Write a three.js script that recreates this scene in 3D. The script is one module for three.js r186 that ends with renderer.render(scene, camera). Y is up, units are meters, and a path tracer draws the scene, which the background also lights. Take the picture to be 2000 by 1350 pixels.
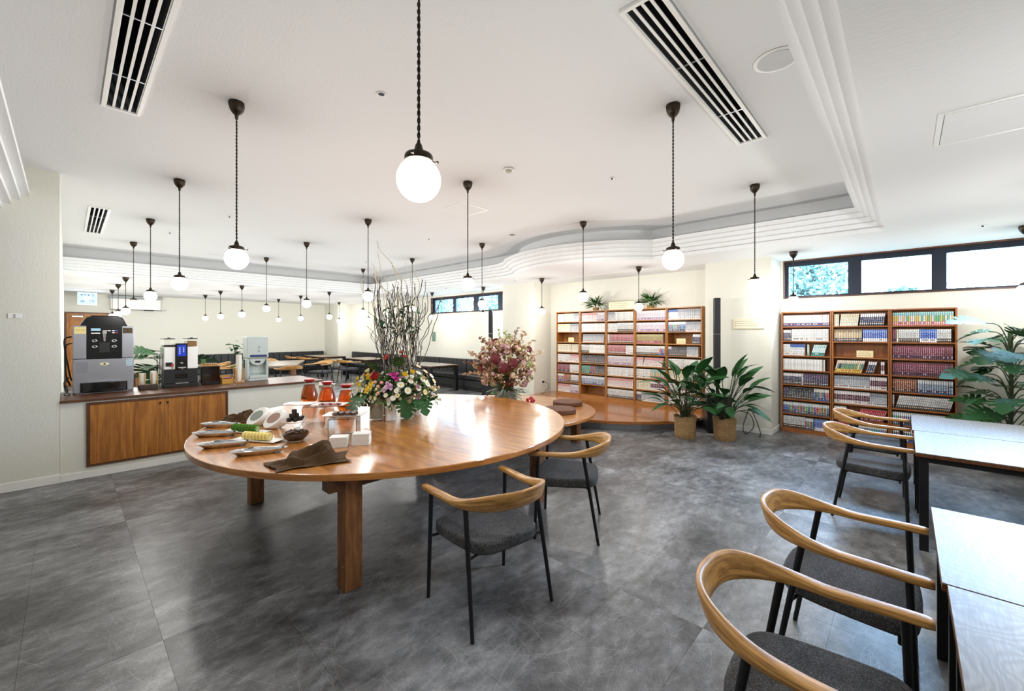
import * as THREE from 'three';
import { RoundedBoxGeometry } from 'three/addons/geometries/RoundedBoxGeometry.js';
import { mergeGeometries, toCreasedNormals } from 'three/addons/utils/BufferGeometryUtils.js';

// ---------- camera, sky, exposure ----------
const scene = new THREE.Scene();
const FOCAL = 818, TURN = Math.atan(870 / FOCAL), EYE = 1.6;
const camera = new THREE.PerspectiveCamera(2 * Math.atan(675 / FOCAL) * 180 / Math.PI, 2000 / 1350, 0.05, 200);
camera.position.set(0, EYE, 0);
camera.lookAt(Math.sin(TURN), EYE, -Math.cos(TURN));
camera.setViewOffset(2000, 1350, 0, 25, 2000, 1350);
const renderer = new THREE.WebGLRenderer({ antialias: true });
renderer.toneMapping = THREE.LinearToneMapping;
renderer.toneMappingExposure = 0.94;
renderer.shadowMap.enabled = true;
const SKY = new THREE.Color(0.36, 0.63, 1.0).multiplyScalar(82);   // hazy bright daylight, cool against the lamps
scene.background = SKY;
const LAMP_CD = 2.7, LAMP_TINT = new THREE.Color(1.0, 0.98, 0.94);

// ---------- helpers ----------
let seed = 7;
const rnd = () => { seed = (seed * 1664525 + 1013904223) >>> 0; return seed / 4294967296; };
const rr = (a, b) => a + (b - a) * rnd();
const pick = (a) => a[Math.floor(rnd() * a.length)];
const V = (x, y, z) => new THREE.Vector3(x, y, z);
const cl = (x, a = 0, b = 1) => Math.min(b, Math.max(a, x));
const ss = (a, b, x) => { const t = cl((x - a) / (b - a)); return t * t * (3 - 2 * t); };
const names = new Map();
const numbered = (n) => { const k = names.get(n) ?? 0; names.set(n, k + 1); return k ? n + '_' + String(k).padStart(3, '0') : n; };
function nrm(g) {
  const h = g.index ? g.toNonIndexed() : g;
  for (const k of Object.keys(h.attributes)) if (!['position', 'normal', 'uv', 'color'].includes(k)) h.deleteAttribute(k);
  if (!h.attributes.normal) h.computeVertexNormals();
  if (!h.attributes.uv) h.setAttribute('uv', new THREE.BufferAttribute(new Float32Array(h.attributes.position.count * 2), 2));
  h.clearGroups();
  return h;
}
const mg = (gs) => (Array.isArray(gs) ? (gs.length === 1 ? nrm(gs[0]) : mergeGeometries(gs.map(nrm))) : gs);
function mesh(name, gs, mat, parent = scene) {
  const m = new THREE.Mesh(mg(gs), mat);
  m.name = parent === scene ? numbered(name) : name; m.castShadow = m.receiveShadow = true; parent.add(m);
  return m;
}
function tag(o, label, category, group) { o.userData.label = label; o.userData.category = category; if (group) o.userData.group = group; return o; }
function thing(name, label, category, [x, y, z] = [0, 0, 0], turn = 0, group) {
  const o = new THREE.Group(); o.name = numbered(name); o.position.set(x, y, z); o.rotation.y = turn; scene.add(o);
  return tag(o, label, category, group);
}
function struct(name, gs, mat, parent) { const m = mesh(name, gs, mat, parent ?? scene); if (!parent) m.userData.kind = 'structure'; return m; }
function dup(root, [x, y, z], turn, label, group) {
  const r = root.clone(); r.name = numbered(root.name.replace(/_\d{3}$/, '')); r.position.set(x, y, z); r.rotation.set(0, turn, 0); r.userData = { ...root.userData };
  if (label) r.userData.label = label;
  if (group) r.userData.group = group;
  scene.add(r); return r;
}
const bx = (w, h, d, x = 0, y = 0, z = 0) => new THREE.BoxGeometry(w, h, d).translate(x, y, z);
const span = (x0, x1, y0, y1, z0, z1) => bx(x1 - x0, y1 - y0, z1 - z0, (x0 + x1) / 2, (y0 + y1) / 2, (z0 + z1) / 2);
const rb = (w, h, d, r, x = 0, y = 0, z = 0, s = 2) => new RoundedBoxGeometry(w, h, d, s, r).translate(x, y, z);
const cy = (r1, r0, h, x = 0, y = 0, z = 0, s = 24) => new THREE.CylinderGeometry(r1, r0, h, s).translate(x, y + h / 2, z);
const sp = (r, x = 0, y = 0, z = 0, s = 16) => new THREE.SphereGeometry(r, s, Math.max(6, s * 0.7 | 0)).translate(x, y, z);
const la = (pts, s = 32) => new THREE.LatheGeometry(pts.map(([r, y]) => new THREE.Vector2(r, y)), s);
const tb = (pts, r, seg = 24, rad = 6) => new THREE.TubeGeometry(new THREE.CatmullRomCurve3(pts.map((p) => (p.isVector3 ? p : V(...p)))), seg, r, rad);
function bar(a, b, r0, r1 = r0, s = 8) {
  const A = V(...a), d = V(...b).sub(A), g = new THREE.CylinderGeometry(r1, r0, d.length(), s);
  g.applyQuaternion(new THREE.Quaternion().setFromUnitVectors(V(0, 1, 0), d.clone().normalize()));
  return g.translate(...A.addScaledVector(d, 0.5).toArray());
}
const ext = (shape, depth, bevel = 0, bs = 2, cs = 12) => new THREE.ExtrudeGeometry(shape, { depth, bevelEnabled: bevel > 0, bevelSize: bevel, bevelThickness: bevel, bevelSegments: bs, curveSegments: cs });
const poly = (pts) => new THREE.Shape(pts.map(([a, b]) => new THREE.Vector2(a, b)));
// an outline in plan (x, z) extruded upwards from y0 to y1
const plan = (shape, y0, y1, bevel = 0, cs = 24) => ext(shape, y1 - y0 - 2 * bevel, bevel, 2, cs).rotateX(Math.PI / 2).translate(0, y1 - bevel, 0);
// uv in metres, grain along one axis (0 x, 1 y, 2 z)
function wuv(gs, grain = 0, su = 1, sv = 0.5, ou = 0, ov = 0) {
  const g = mg(Array.isArray(gs) ? gs : [gs]), p = g.attributes.position, n = g.attributes.normal, uv = g.attributes.uv;
  for (let i = 0; i < p.count; i++) {
    const N = [Math.abs(n.getX(i)), Math.abs(n.getY(i)), Math.abs(n.getZ(i))], P = [p.getX(i), p.getY(i), p.getZ(i)];
    const k = N[0] > N[1] && N[0] > N[2] ? 0 : N[1] > N[2] ? 1 : 2, rest = [0, 1, 2].filter((a) => a !== k);
    const a = rest.includes(grain) ? grain : rest[0], b = rest.find((q) => q !== a);
    uv.setXY(i, P[a] / su + ou, P[b] / sv + ov);
  }
  return g;
}
// a skin over rings of points, closed at both ends
function loft(rings) {
  const n = rings[0].length, pos = [], uv = [], idx = []; let L = 0;
  rings.forEach((r, i) => {
    if (i) L += r[0].distanceTo(rings[i - 1][0]);
    for (let j = 0; j <= n; j++) { const p = r[j % n]; pos.push(p.x, p.y, p.z); uv.push(L * 1.3, j / n * 0.42); }
  });
  for (let i = 0; i < rings.length - 1; i++) for (let j = 0; j < n; j++) { const a = i * (n + 1) + j, b = a + n + 1; idx.push(a, b, a + 1, b, b + 1, a + 1); }
  for (const [i, flip] of [[0, 0], [rings.length - 1, 1]]) {
    const c = V(0, 0, 0); rings[i].forEach((p) => c.add(p)); c.multiplyScalar(1 / n);
    const k = pos.length / 3; pos.push(c.x, c.y, c.z); uv.push(0, 0);
    for (let j = 0; j < n; j++) { const a = i * (n + 1) + j; idx.push(...(flip ? [k, a + 1, a] : [k, a, a + 1])); }
  }
  const g = new THREE.BufferGeometry();
  g.setAttribute('position', new THREE.Float32BufferAttribute(pos, 3)); g.setAttribute('uv', new THREE.Float32BufferAttribute(uv, 2)); g.setIndex(idx); g.computeVertexNormals();
  return g;
}
// tileable value noise
const H = (x, y, s) => { let h = (Math.imul(x, 374761393) + Math.imul(y, 668265263) + Math.imul(s, 974711)) | 0; h = Math.imul(h ^ (h >>> 13), 1274126177); return ((h ^ (h >>> 16)) >>> 0) / 4294967296; };
function vn(x, y, px, py, s) {
  const xi = Math.floor(x), yi = Math.floor(y), u = x - xi, v = y - yi, a = u * u * (3 - 2 * u), b = v * v * (3 - 2 * v);
  const x0 = ((xi % px) + px) % px, x1 = (x0 + 1) % px, y0 = ((yi % py) + py) % py, y1 = (y0 + 1) % py;
  const p = H(x0, y0, s), q = H(x1, y0, s), r = H(x0, y1, s), t = H(x1, y1, s);
  return p + (q - p) * a + (r - p) * b + (p - q - r + t) * a * b;
}
function fbm(u, v, fx, fy, oct, s) { let t = 0, a = 0.5, n = 0; for (let k = 0; k < oct; k++) { t += a * vn(u * fx, v * fy, fx, fy, s + k); n += a; a *= 0.55; fx *= 2; fy *= 2; } return t / n; }
function canvas(w, h, draw) { const c = document.createElement('canvas'); c.width = w; c.height = h; draw(c.getContext('2d'), w, h); return c; }
function ctex(w, h, draw, srgb = true, rep = true) {
  const t = new THREE.CanvasTexture(canvas(w, h, draw)); if (srgb) t.colorSpace = THREE.SRGBColorSpace;
  if (rep) t.wrapS = t.wrapT = THREE.RepeatWrapping; t.magFilter = THREE.LinearFilter; return t;
}
function ptex(w, h, fn, srgb = true) {                  // fn(u, v) -> [r, g, b] 0..255
  return ctex(w, h, (c) => { const im = c.createImageData(w, h), d = im.data; for (let j = 0, k = 0; j < h; j++) for (let i = 0; i < w; i++) { const q = fn(i / w, j / h); d[k++] = q[0]; d[k++] = q[1]; d[k++] = q[2]; d[k++] = 255; } c.putImageData(im, 0, 0); }, srgb);
}
const mix3 = (a, b, t) => [a[0] + (b[0] - a[0]) * t, a[1] + (b[1] - a[1]) * t, a[2] + (b[2] - a[2]) * t];
// grain runs along u; a texture is 1 m by 0.5 m
const woodTex = (dark, light, s, fine = 0.5, rings = 9, w = 1024, h = 512) => ptex(w, h, (u, v) => {
  const warp = fbm(u, v, 3, 6, 3, s), r = 0.5 + 0.5 * Math.sin((v * rings + warp * 3.2) * 6.2832);
  const f = fbm(u, v, 6, 128, 3, s + 9), pore = fbm(u, v, 24, 256, 2, s + 20), band = fbm(u, v, 2, 10, 3, s + 30);
  return mix3(dark, light, cl(0.28 * r + fine * f + 0.42 * band - (pore > 0.68 ? 0.22 : 0) - 0.06));
});
const std = (o) => new THREE.MeshStandardMaterial(o);
const phy = (o) => new THREE.MeshPhysicalMaterial(o);
const hex = (c, roughness = 0.6, o = {}) => std({ color: c, roughness, ...o });

// ---------- materials ----------
const plasterBump = ptex(512, 512, (u, v) => { const t = 255 * (0.5 * fbm(u, v, 64, 64, 3, 3) + 0.5 * fbm(u, v, 128, 32, 2, 5)); return [t, t, t]; }, false);
const M = {};
M.wall = std({ color: new THREE.Color(0.69, 0.68, 0.605), roughness: 0.85, bumpMap: plasterBump, bumpScale: 0.0012 });
M.ceil = std({ color: new THREE.Color(0.755, 0.765, 0.775), roughness: 0.9, bumpMap: plasterBump, bumpScale: 0.0008 });
M.trim = hex(0xe9e9e6, 0.45);
M.tableWood = phy({ map: woodTex([132, 74, 26], [214, 146, 70], 11, 0.6, 5), roughness: 0.32, clearcoat: 0.9, clearcoatRoughness: 0.14 });
M.legWood = std({ map: woodTex([84, 48, 22], [168, 112, 62], 51, 0.5, 7), roughness: 0.55 });
M.cabWood = std({ map: woodTex([112, 62, 16], [206, 138, 58], 71, 0.5, 5), roughness: 0.45 });
M.darkWood = std({ map: woodTex([58, 32, 14], [112, 68, 34], 91, 0.5, 8), roughness: 0.4 });
M.shelfWood = std({ map: woodTex([128, 80, 32], [190, 128, 62], 111, 0.5, 6), roughness: 0.42 });
M.shelfWood2 = std({ map: M.shelfWood.map, color: new THREE.Color(0.82, 0.66, 0.62), roughness: 0.42 });
M.stageWood = phy({ map: M.shelfWood.map, color: new THREE.Color(1.0, 0.86, 0.66), roughness: 0.22, clearcoat: 0.5, clearcoatRoughness: 0.1 });
M.ash = phy({ map: woodTex([112, 70, 24], [222, 170, 98], 131, 0.75, 16), roughness: 0.42, clearcoat: 0.25, clearcoatRoughness: 0.3 });
M.oakTop = phy({ map: ptex(1024, 1024, (u, v) => {   // brushed pale oak: cathedral figure along u
  const w = fbm(u, v, 4, 4, 3, 151), cx = (u - 0.5) * 2.2, yv = (v - 0.5) * 7, d = Math.sqrt(cx * cx * 9 + yv * yv) + w * 2.2;
  const r = 0.5 + 0.5 * Math.sin(d * 26 + fbm(u, v, 16, 64, 2, 157) * 3), f = fbm(u, v, 16, 256, 3, 160);
  return mix3([88, 75, 60], [154, 140, 120], cl(0.42 + 0.42 * r * (0.3 + f) + 0.5 * (f - 0.5)));
}), roughness: 0.38, clearcoat: 0.15, clearcoatRoughness: 0.35 });
M.oakTop.bumpMap = M.oakTop.map; M.oakTop.bumpScale = 0.0006;
M.blackMetal = hex(0x14151a, 0.42, { metalness: 0.3 });
M.bronze = hex(0x3b332a, 0.35, { metalness: 0.85 });
M.steel = hex(0xb8bcc2, 0.28, { metalness: 1 });
M.brushed = hex(0x9a9ca4, 0.42, { metalness: 1 });
M.chrome = hex(0xdfe1e4, 0.12, { metalness: 1 });
M.tweed = std({ map: ptex(256, 256, (u, v) => { const n = vn(u * 128, v * 128, 128, 128, 5), m = fbm(u, v, 8, 8, 2, 6), t = n * n * 92 + 26 + m * 14; return [t, t, t * 1.03]; }), roughness: 0.95 });
M.tweed.bumpMap = M.tweed.map; M.tweed.bumpScale = 0.002;
M.leather = hex(0x1d1f22, 0.45);
M.black = hex(0x0e0f12, 0.4);
M.duct = hex(0x6c7074, 0.55, { metalness: 0.7 });
M.blackGloss = hex(0x0b0c10, 0.12);
M.white = hex(0xf2f2f0, 0.5);
M.whiteGloss = hex(0xf4f3f0, 0.16);
M.paper = hex(0xf0ede2, 0.8);
M.cream = hex(0xe6d9b0, 0.7);
M.brownCloth = std({ color: 0x4a3212, roughness: 0.85, side: THREE.DoubleSide });
M.pane = phy({ color: 0xffffff, roughness: 0.02, transmission: 1, thickness: 0, ior: 1.5 });
M.acrylic = phy({ color: 0xffffff, roughness: 0.03, transmission: 1, thickness: 0, ior: 1.49 });
M.acrylicSolid = phy({ color: 0xffffff, roughness: 0.03, transmission: 1, thickness: 0.004, ior: 1.49 });
M.glass = phy({ color: 0xffffff, roughness: 0.02, transmission: 1, thickness: 0, ior: 1.45 });
M.leaf = phy({ specularIntensity: 0.45, color: new THREE.Color(0.022, 0.085, 0.022), roughness: 0.5, side: THREE.DoubleSide });
M.leafLite = std({ color: new THREE.Color(0.10, 0.22, 0.05), roughness: 0.45, side: THREE.DoubleSide });
M.leafGrey = std({ color: new THREE.Color(0.20, 0.28, 0.22), roughness: 0.6, side: THREE.DoubleSide });
M.stem = hex(0x2c3a1c, 0.6);
M.burlap = std({ map: ptex(256, 256, (u, v) => { const a = Math.sin(u * 6.2832 * 48) * 0.5 + 0.5, b = Math.sin(v * 6.2832 * 48) * 0.5 + 0.5, n = fbm(u, v, 12, 12, 3, 61); return mix3([112, 82, 48], [196, 164, 118], cl(0.25 * a + 0.25 * b + 0.75 * n - 0.12)); }), roughness: 0.95 });
M.burlap.bumpMap = M.burlap.map; M.burlap.bumpScale = 0.003;
const petal = (r, g, b) => std({ color: new THREE.Color(r, g, b), roughness: 0.65, side: THREE.DoubleSide });
// vinyl slate tiles: clouds, cleft lines, grit and scuffs; each image covers a 2.016 m square
function slate(s) {
  return ctex(2048, 2048, (c, w, h) => {
    const im = c.createImageData(w, h), d = im.data;
    for (let j = 0, k = 0; j < h; j++) for (let i = 0; i < w; i++) {
      const u = i / w, v = j / h, big = fbm(u, v, 4, 6, 5, s), mid = fbm(u, v, 26, 44, 4, s + 10), grit = vn(u * 700, v * 700, 700, 700, s + 20), vein = Math.abs(fbm(u, v, 6, 18, 4, s + 30) - 0.5);
      const t = 44 + 118 * big + 74 * (mid - 0.5) + 30 * (grit - 0.5) + (vein < 0.012 ? 14 : 0);
      d[k++] = t * 0.985; d[k++] = t * 0.995; d[k++] = t * 1.01; d[k++] = 255;
    }
    c.putImageData(im, 0, 0);
    c.lineCap = 'round';
    for (let n = 0; n < 900; n++) {
      const x = rnd() * w, y = rnd() * h, a = rnd() * 6.28, L = Math.pow(rnd(), 2.2) * 420 + 12, b = a + rr(-0.5, 0.5);
      c.strokeStyle = `rgba(200,198,194,${(0.16 + 0.5 * rnd() * rnd()).toFixed(3)})`; c.lineWidth = rr(0.9, 2.6);
      c.beginPath(); c.moveTo(x, y); c.quadraticCurveTo(x + Math.cos(a) * L * 0.5, y + Math.sin(a) * L * 0.5, x + Math.cos(b) * L, y + Math.sin(b) * L); c.stroke();
    }
    for (let n = 0; n < 120; n++) { c.fillStyle = `rgba(205,203,200,${(0.15 + 0.3 * rnd()).toFixed(2)})`; c.fillRect(rnd() * w, rnd() * h, rr(1, 4), rr(1, 3)); }
  });
}
const slateBump = ptex(1024, 1024, (u, v) => { const t = 255 * (0.6 * fbm(u, v, 20, 44, 4, 210) + 0.4 * fbm(u, v, 160, 160, 2, 215)); return [t, t, t]; }, false);
M.slate = [slate(200), slate(240)].map((map) => std({ map, roughness: 0.36, bumpMap: slateBump, bumpScale: 0.0012 }));
M.joint = hex(0x1a1a1c, 0.8);

// ---------- the setting ----------
const HI = 3.30, LO = 2.79, XR = 8.2, ZF = -18.2, XL = -3.3, ZN = 3.3, XP = -0.05, ZP = -6.57;
// floor: slab with square slate-look tiles set on it, hairline joints between
const floor = struct('floor', [span(XL - 0.2, XR + 0.2, -0.2, -0.004, ZF - 0.2, ZN + 0.2)], M.joint);
{
  const T = 0.504, G = 0.001, x0 = 0.344, z0 = -0.80, cells = new Map(), tiles = [];
  const tileGeo = (ci, cj, flip) => {
    const k = ci + cj * 4 + flip * 16;
    if (!cells.has(k)) {
      const g = bx(T - G, 0.004, T - G, 0, -0.002, 0), p = g.attributes.position, uv = g.attributes.uv;
      for (let i = 0; i < p.count; i++) { let u = (ci + 0.5 + p.getX(i) / T) / 4, v = (cj + 0.5 + p.getZ(i) / T) / 4; if (flip) { u = 1 - u; v = 1 - v; } uv.setXY(i, u, v); }
      cells.set(k, g);
    }
    return cells.get(k);
  };
  const f = V(Math.sin(TURN), 0, -Math.cos(TURN)), r = V(Math.cos(TURN), 0, Math.sin(TURN)), m4 = (n) => ((n % 4) + 4) % 4;
  for (let i = -8; i < 17; i++) for (let j = -36; j < 9; j++) {
    const x = x0 + (i + 0.5) * T, z = z0 + (j + 0.5) * T;
    if (x < XL + 0.1 || x > XR + 0.1 || z < ZF || z > ZN || (x < XP - 0.2 && z < ZP - 0.2)) continue;
    const d = x * f.x + z * f.z, u = d > 0.2 ? 1000 + FOCAL * (x * r.x + z * r.z) / d : 9999, v = 650 + FOCAL * EYE / d;
    const bi = Math.floor(i / 4), bj = Math.floor(j / 4);
    tiles.push({ x, z, seen: d > 0.6 && u > -150 && u < 2150 && v < 1500, d, g: tileGeo(m4(i), m4(j), H(bi, bj, 4) > 0.5 ? 1 : 0), m: m4(bi + bj * 3) % 2 });
  }
  tiles.sort((a, b) => (b.seen - a.seen) || a.d - b.d);
  tiles.slice(0, 300).forEach((t) => mesh('tile', t.g, M.slate[t.m], floor).position.set(t.x, 0, t.z));
  for (const n of [0, 1]) { const s = mesh('far_tiles', tiles.slice(300).filter((t) => t.m === n).map((t) => t.g.clone().translate(t.x, 0, t.z)), M.slate[n], floor); s.userData.kind = 'stuff'; }
}
// raised ceiling in a stepped coffer with a rounded bay over the little stage
const BAY = { x: 7.9, z: -4.55, r: 2.07 };
function coffer(d) {
  const x0 = -0.5 + d, x1 = 6.53 - d, z0 = -12.0 + d, z1 = -0.18 - d, R = BAY.r + d, dx = BAY.x - x1, dz = Math.sqrt(R * R - dx * dx), a1 = Math.atan2(dz, dx), pts = [[x0, z1], [x1, z1]];
  const at = (a) => [BAY.x - R * Math.cos(a), BAY.z + R * Math.sin(a)], q = at(-a1 + 0.2), s = [x1, BAY.z - dz - 0.34], c = [x1, BAY.z - dz + 0.05];
  for (let k = 0; k <= 28; k++) pts.push(at(a1 + (-a1 + 0.2 - a1) * k / 28));
  for (let k = 1; k <= 8; k++) { const t = k / 8, e = 1 - t; pts.push([e * e * q[0] + 2 * e * t * c[0] + t * t * s[0], e * e * q[1] + 2 * e * t * c[1] + t * t * s[1]]); }
  pts.push([x1, z0], [x0, z0]);
  return pts;
}
const rect = ([x0, x1, z0, z1]) => [[x0, z0], [x1, z0], [x1, z1], [x0, z1]];
// openings for the ducts of the air vents
const DUCT_HI = [[2.022, 4.128, -1.083, -0.897], [0.197, 0.373, -4.338, -2.422], [0.222, 0.398, -10.028, -7.972], [2.1, 4.1, -10.95, -10.915]], DUCT_LO = [[7.42, 7.455, -5.55, -3.35]];
function ring(outer, inner, y0, y1, bevel = 0, more = []) { const s = poly(outer); if (inner) s.holes.push(poly(inner)); more.forEach((q) => s.holes.push(poly(rect(q)))); return wuv(plan(s, y0, y1, bevel), 0, 1, 1); }
const room = [[XL - 0.2, ZF - 0.2], [XR + 0.2, ZF - 0.2], [XR + 0.2, ZN + 0.2], [XL - 0.2, ZN + 0.2]];
struct('ceiling', [ring(room, null, HI, HI + 0.1, 0, DUCT_HI)], M.ceil);
const soffit = struct('ceiling', [ring(room, coffer(0), LO, LO + 0.052, 0, DUCT_LO)], M.ceil);
for (let k = 1; k <= 4; k++) struct('cornice_step', [ring(coffer(-0.12), coffer(0.06 * k), LO + 0.054 * k, LO + 0.054 * (k + 1), 0.005)], M.ceil, soffit);
struct('cove_back', [ring(coffer(-0.2), coffer(-0.12), LO + 0.05, HI)], M.ceil, soffit);

// walls
const W1 = { z0: -1.49, z1: 2.7, y0: 2.16, y1: LO }, W2 = { z0: -11.36, z1: -7.5, y0: 2.21, y1: 2.735 };
const xw = (y0, y1, z0, z1) => span(XR, XR + 0.22, y0, y1, z0, z1);
const wall = (name, gs) => struct(name, [wuv(gs, 0, 1, 1)], M.wall);
wall('wall_right', [xw(0, W1.y0, ZF, ZN), xw(W1.y0, W1.y1, W2.z1, W1.z0), xw(W1.y0, W1.y1, ZF, W2.z0), xw(W1.y0, W1.y1, W1.z1, ZN), xw(W1.y1, HI, ZF, ZN), xw(W1.y0, W2.y0, W2.z0, W2.z1), xw(W2.y1, W1.y1, W2.z0, W2.z1)]);
wall('wall_far', [span(XL, XR + 0.22, 0, HI, ZF - 0.2, ZF)]);
wall('wall_near', [span(XL, XR + 0.22, 0, HI, ZN, ZN + 0.2)]);
wall('wall_left', [span(XL - 0.2, XL, 0, HI, ZP, ZN + 0.2)]);
wall('wall_partition', [span(XL - 0.2, XP, 0, HI, ZF - 0.2, ZP)]);
const COLS = [[7.55, -2.52, -1.53], [7.55, -7.42, -6.39], [7.6, ZF, -16.9]];
for (const [x, a, b] of COLS) wall('wall_column', [span(x, XR, 0, LO, a, b)]);
// baseboards
const bb = (name, ...gs) => struct(name, gs, M.trim);
bb('baseboard_left', span(XL, XP + 0.008, 0, 0.085, ZP, ZP + 0.009), span(XL, XP + 0.006, 0.085, 0.092, ZP, ZP + 0.005));
bb('baseboard_right', ...COLS.flatMap(([x, a, b]) => [span(x - 0.008, x, 0, 0.075, a - 0.008, b + 0.008), span(x, XR, 0, 0.075, b, b + 0.008), span(x, XR, 0, 0.075, a - 0.008, a)]), span(XR - 0.008, XR, 0, 0.075, -16.9, -7.42), span(XR - 0.008, XR, 0, 0.075, -1.53, ZN));
bb('baseboard_far', span(XP + 1.02, 7.6, 0, 0.075, ZF, ZF + 0.008));

// strip windows under the soffit: dark sashes in a thin timber surround
M.frame = hex(0x1b2230, 0.4, { metalness: 0.4 });
function stripWindow(name, W, panes, top) {
  const o = new THREE.Group(); o.name = name; o.userData.kind = 'structure'; scene.add(o);
  const z0 = W.z0, z1 = W.z1, t = 0.018;
  mesh('timber_surround', [wuv([span(XR - 0.012, XR + 0.2, W.y0, W.y0 + t, z0, z1), span(XR - 0.012, XR + 0.2, W.y1 - t, W.y1, z0, z1), span(XR - 0.012, XR + 0.2, W.y0 + t, W.y1 - t, z0, z0 + t), span(XR - 0.012, XR + 0.2, W.y0 + t, W.y1 - t, z1 - t, z1)], 2)], M.darkWood, o);
  const a = W.y0 + t, b = W.y1 - t, X0 = XR + 0.07, X1 = XR + 0.13;
  mesh('window_frame', [span(X0, X1, b - top, b, z0 + t, z1 - t), span(X0, X1, a, a + 0.03, z0 + t, z1 - t)], M.frame, o);
  let prev = z0 + t;
  panes.concat([[z1 - t, null]]).forEach(([p0]) => { const p1 = p0; mesh('mullion', [span(X0 - 0.012, X1, a + 0.001, b - 0.001, prev, p1)], M.frame, o); prev = panes.find((q) => q[0] === p0)?.[1] ?? p1; });
  for (const [p0, p1] of panes) mesh('pane', [span(XR + 0.095, XR + 0.099, a + 0.03, b - top, p0, p1)], M.pane, o);
}
stripWindow('window_1', W1, [[-1.42, -0.65], [-0.49, 0.26], [0.41, 1.16], [1.32, 2.07]], 0.075);
stripWindow('window_2', W2, [[-11.2, -10.29], [-10.14, -9.33], [-9.1, -8.3], [-8.12, -7.62]], 0.06);

// door at the far end
{
  const d = new THREE.Group(); d.name = 'door_1'; d.userData.kind = 'structure'; scene.add(d);
  mesh('door_leaf', [wuv(span(0.0, 0.9, 0.01, 2.18, ZF + 0.005, ZF + 0.04), 1)], M.cabWood, d);
  mesh('door_frame', [wuv([span(-0.04, 0.0, 0, 2.22, ZF, ZF + 0.05), span(0.9, 0.94, 0, 2.22, ZF, ZF + 0.05), span(0.0, 0.9, 2.18, 2.22, ZF, ZF + 0.05)], 1)], M.darkWood, d);
  mesh('door_closer', [rb(0.24, 0.05, 0.05, 0.01, 0.22, 2.09, ZF + 0.065), bar([0.2, 2.12, ZF + 0.08], [0.38, 2.15, ZF + 0.09], 0.008)], M.steel, d);
  mesh('door_handle', [bar([0.82, 1.0, ZF + 0.08], [0.7, 1.0, ZF + 0.08], 0.01), bar([0.82, 1.0, ZF + 0.04], [0.82, 1.0, ZF + 0.08], 0.01)], M.steel, d);
}
// stage in the bay: boarded top over a recessed stainless kick
{
  const arc = (R, za, zb) => { const p = []; for (let k = 0; k <= 40; k++) { const z = za + (zb - za) * k / 40; p.push([BAY.x - Math.sqrt(R * R - (z - BAY.z) ** 2), z]); } return p; };
  const out = arc(BAY.r + 0.02, -6.37, -2.54).concat([[XR - 0.02, -2.54], [XR - 0.02, -6.37]]);
  const inn = arc(BAY.r - 0.08, -6.36, -2.7).concat([[XR - 0.004, -2.7], [XR - 0.004, -6.36]]);
  const st = thing('stage_platform', 'low round-fronted glossy wooden platform under the long bookcases', 'platform');
  mesh('platform_top', [wuv(plan(poly(out), 0.108, 0.16, 0.008), 2, 1, 0.5)], M.stageWood, st);
  const k = mesh('kick_panel', [plan(poly(inn), 0.0, 0.108)], M.brushed, st); k.userData.label = 'brushed stainless steel kick panel';
}

// ---------- tables ----------
const TABLE = { x: 2.25, z: -3.70, r: 1.665, y: 0.75 };
const disc = (r, y0, y1, bevel = 0.006) => plan(new THREE.Shape().absarc(0, 0, r, 0, Math.PI * 2), y0, y1, bevel, 96);
{
  const t = thing('round_table', 'huge round glossy wooden table on thick square posts holding sweets and flowers', 'table', [TABLE.x, 0, TABLE.z]);
  mesh('table_top', [wuv(disc(TABLE.r - 0.006, 0.706, 0.75), 2, 1.6, 0.8)], M.tableWood, t);
  for (const x of [1.225, 3.08]) for (const z of [-2.557, -4.48]) mesh('leg', [wuv(rb(0.112, 0.706, 0.112, 0.004, x - TABLE.x, 0.353, z - TABLE.z), 1, 1, 0.4, x, z)], M.legWood, t);
  for (const x of [1.225, 3.08]) mesh('beam', [wuv(bx(0.1, 0.07, 1.8, x - TABLE.x, 0.67, (-2.557 - 4.48) / 2 - TABLE.z), 2)], M.darkWood, t);
  for (const z of [-2.557, -4.48]) mesh('beam', [wuv(bx(2.16, 0.07, 0.1, (1.225 + 3.08) / 2 - TABLE.x, 0.67, z - TABLE.z), 0)], M.darkWood, t);
}
{
  const t = thing('round_bench', 'low round wooden bench with brown cushions between big table and platform', 'bench', [4.64, 0, -4.5]);
  mesh('bench_top', [wuv(disc(1.354, 0.395, 0.44), 2, 1.6, 0.8, 0.3, 0.2)], M.tableWood, t);
  for (let k = 0; k < 4; k++) { const a = 1.08 + k * Math.PI / 2; mesh('leg', [wuv(rb(0.11, 0.395, 0.11, 0.004, 1.08 * Math.cos(a), 0.1975, 1.08 * Math.sin(a)), 1)], M.legWood, t); }
  mesh('beam', [wuv([bx(0.1, 0.08, 1.6, 0, 0.355, 0), bx(1.6, 0.08, 0.1, 0, 0.354, 0)], 2)], M.darkWood, t);
  M.cushion = hex(0x66422f, 0.8);
  for (const [x, z, w] of [[5.53, -3.97, 'nearer the bookcases'], [4.93, -3.68, 'nearer the big table']]) {
    const c = thing('seat_cushion', 'round flat brown seat cushion on low bench, ' + w, 'cushion', [x, 0.44, z]);
    mesh('pad', [la([[0, 0.001], [0.22, 0.001], [0.235, 0.012], [0.235, 0.05], [0.222, 0.062], [0.1, 0.067], [0, 0.068]], 40)], M.cushion, c);
    mesh('piping', [new THREE.TorusGeometry(0.234, 0.005, 6, 48).rotateX(Math.PI / 2).translate(0, 0.052, 0), new THREE.TorusGeometry(0.234, 0.005, 6, 48).rotateX(Math.PI / 2).translate(0, 0.011, 0)], M.cushion, c);
  }
}
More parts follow.
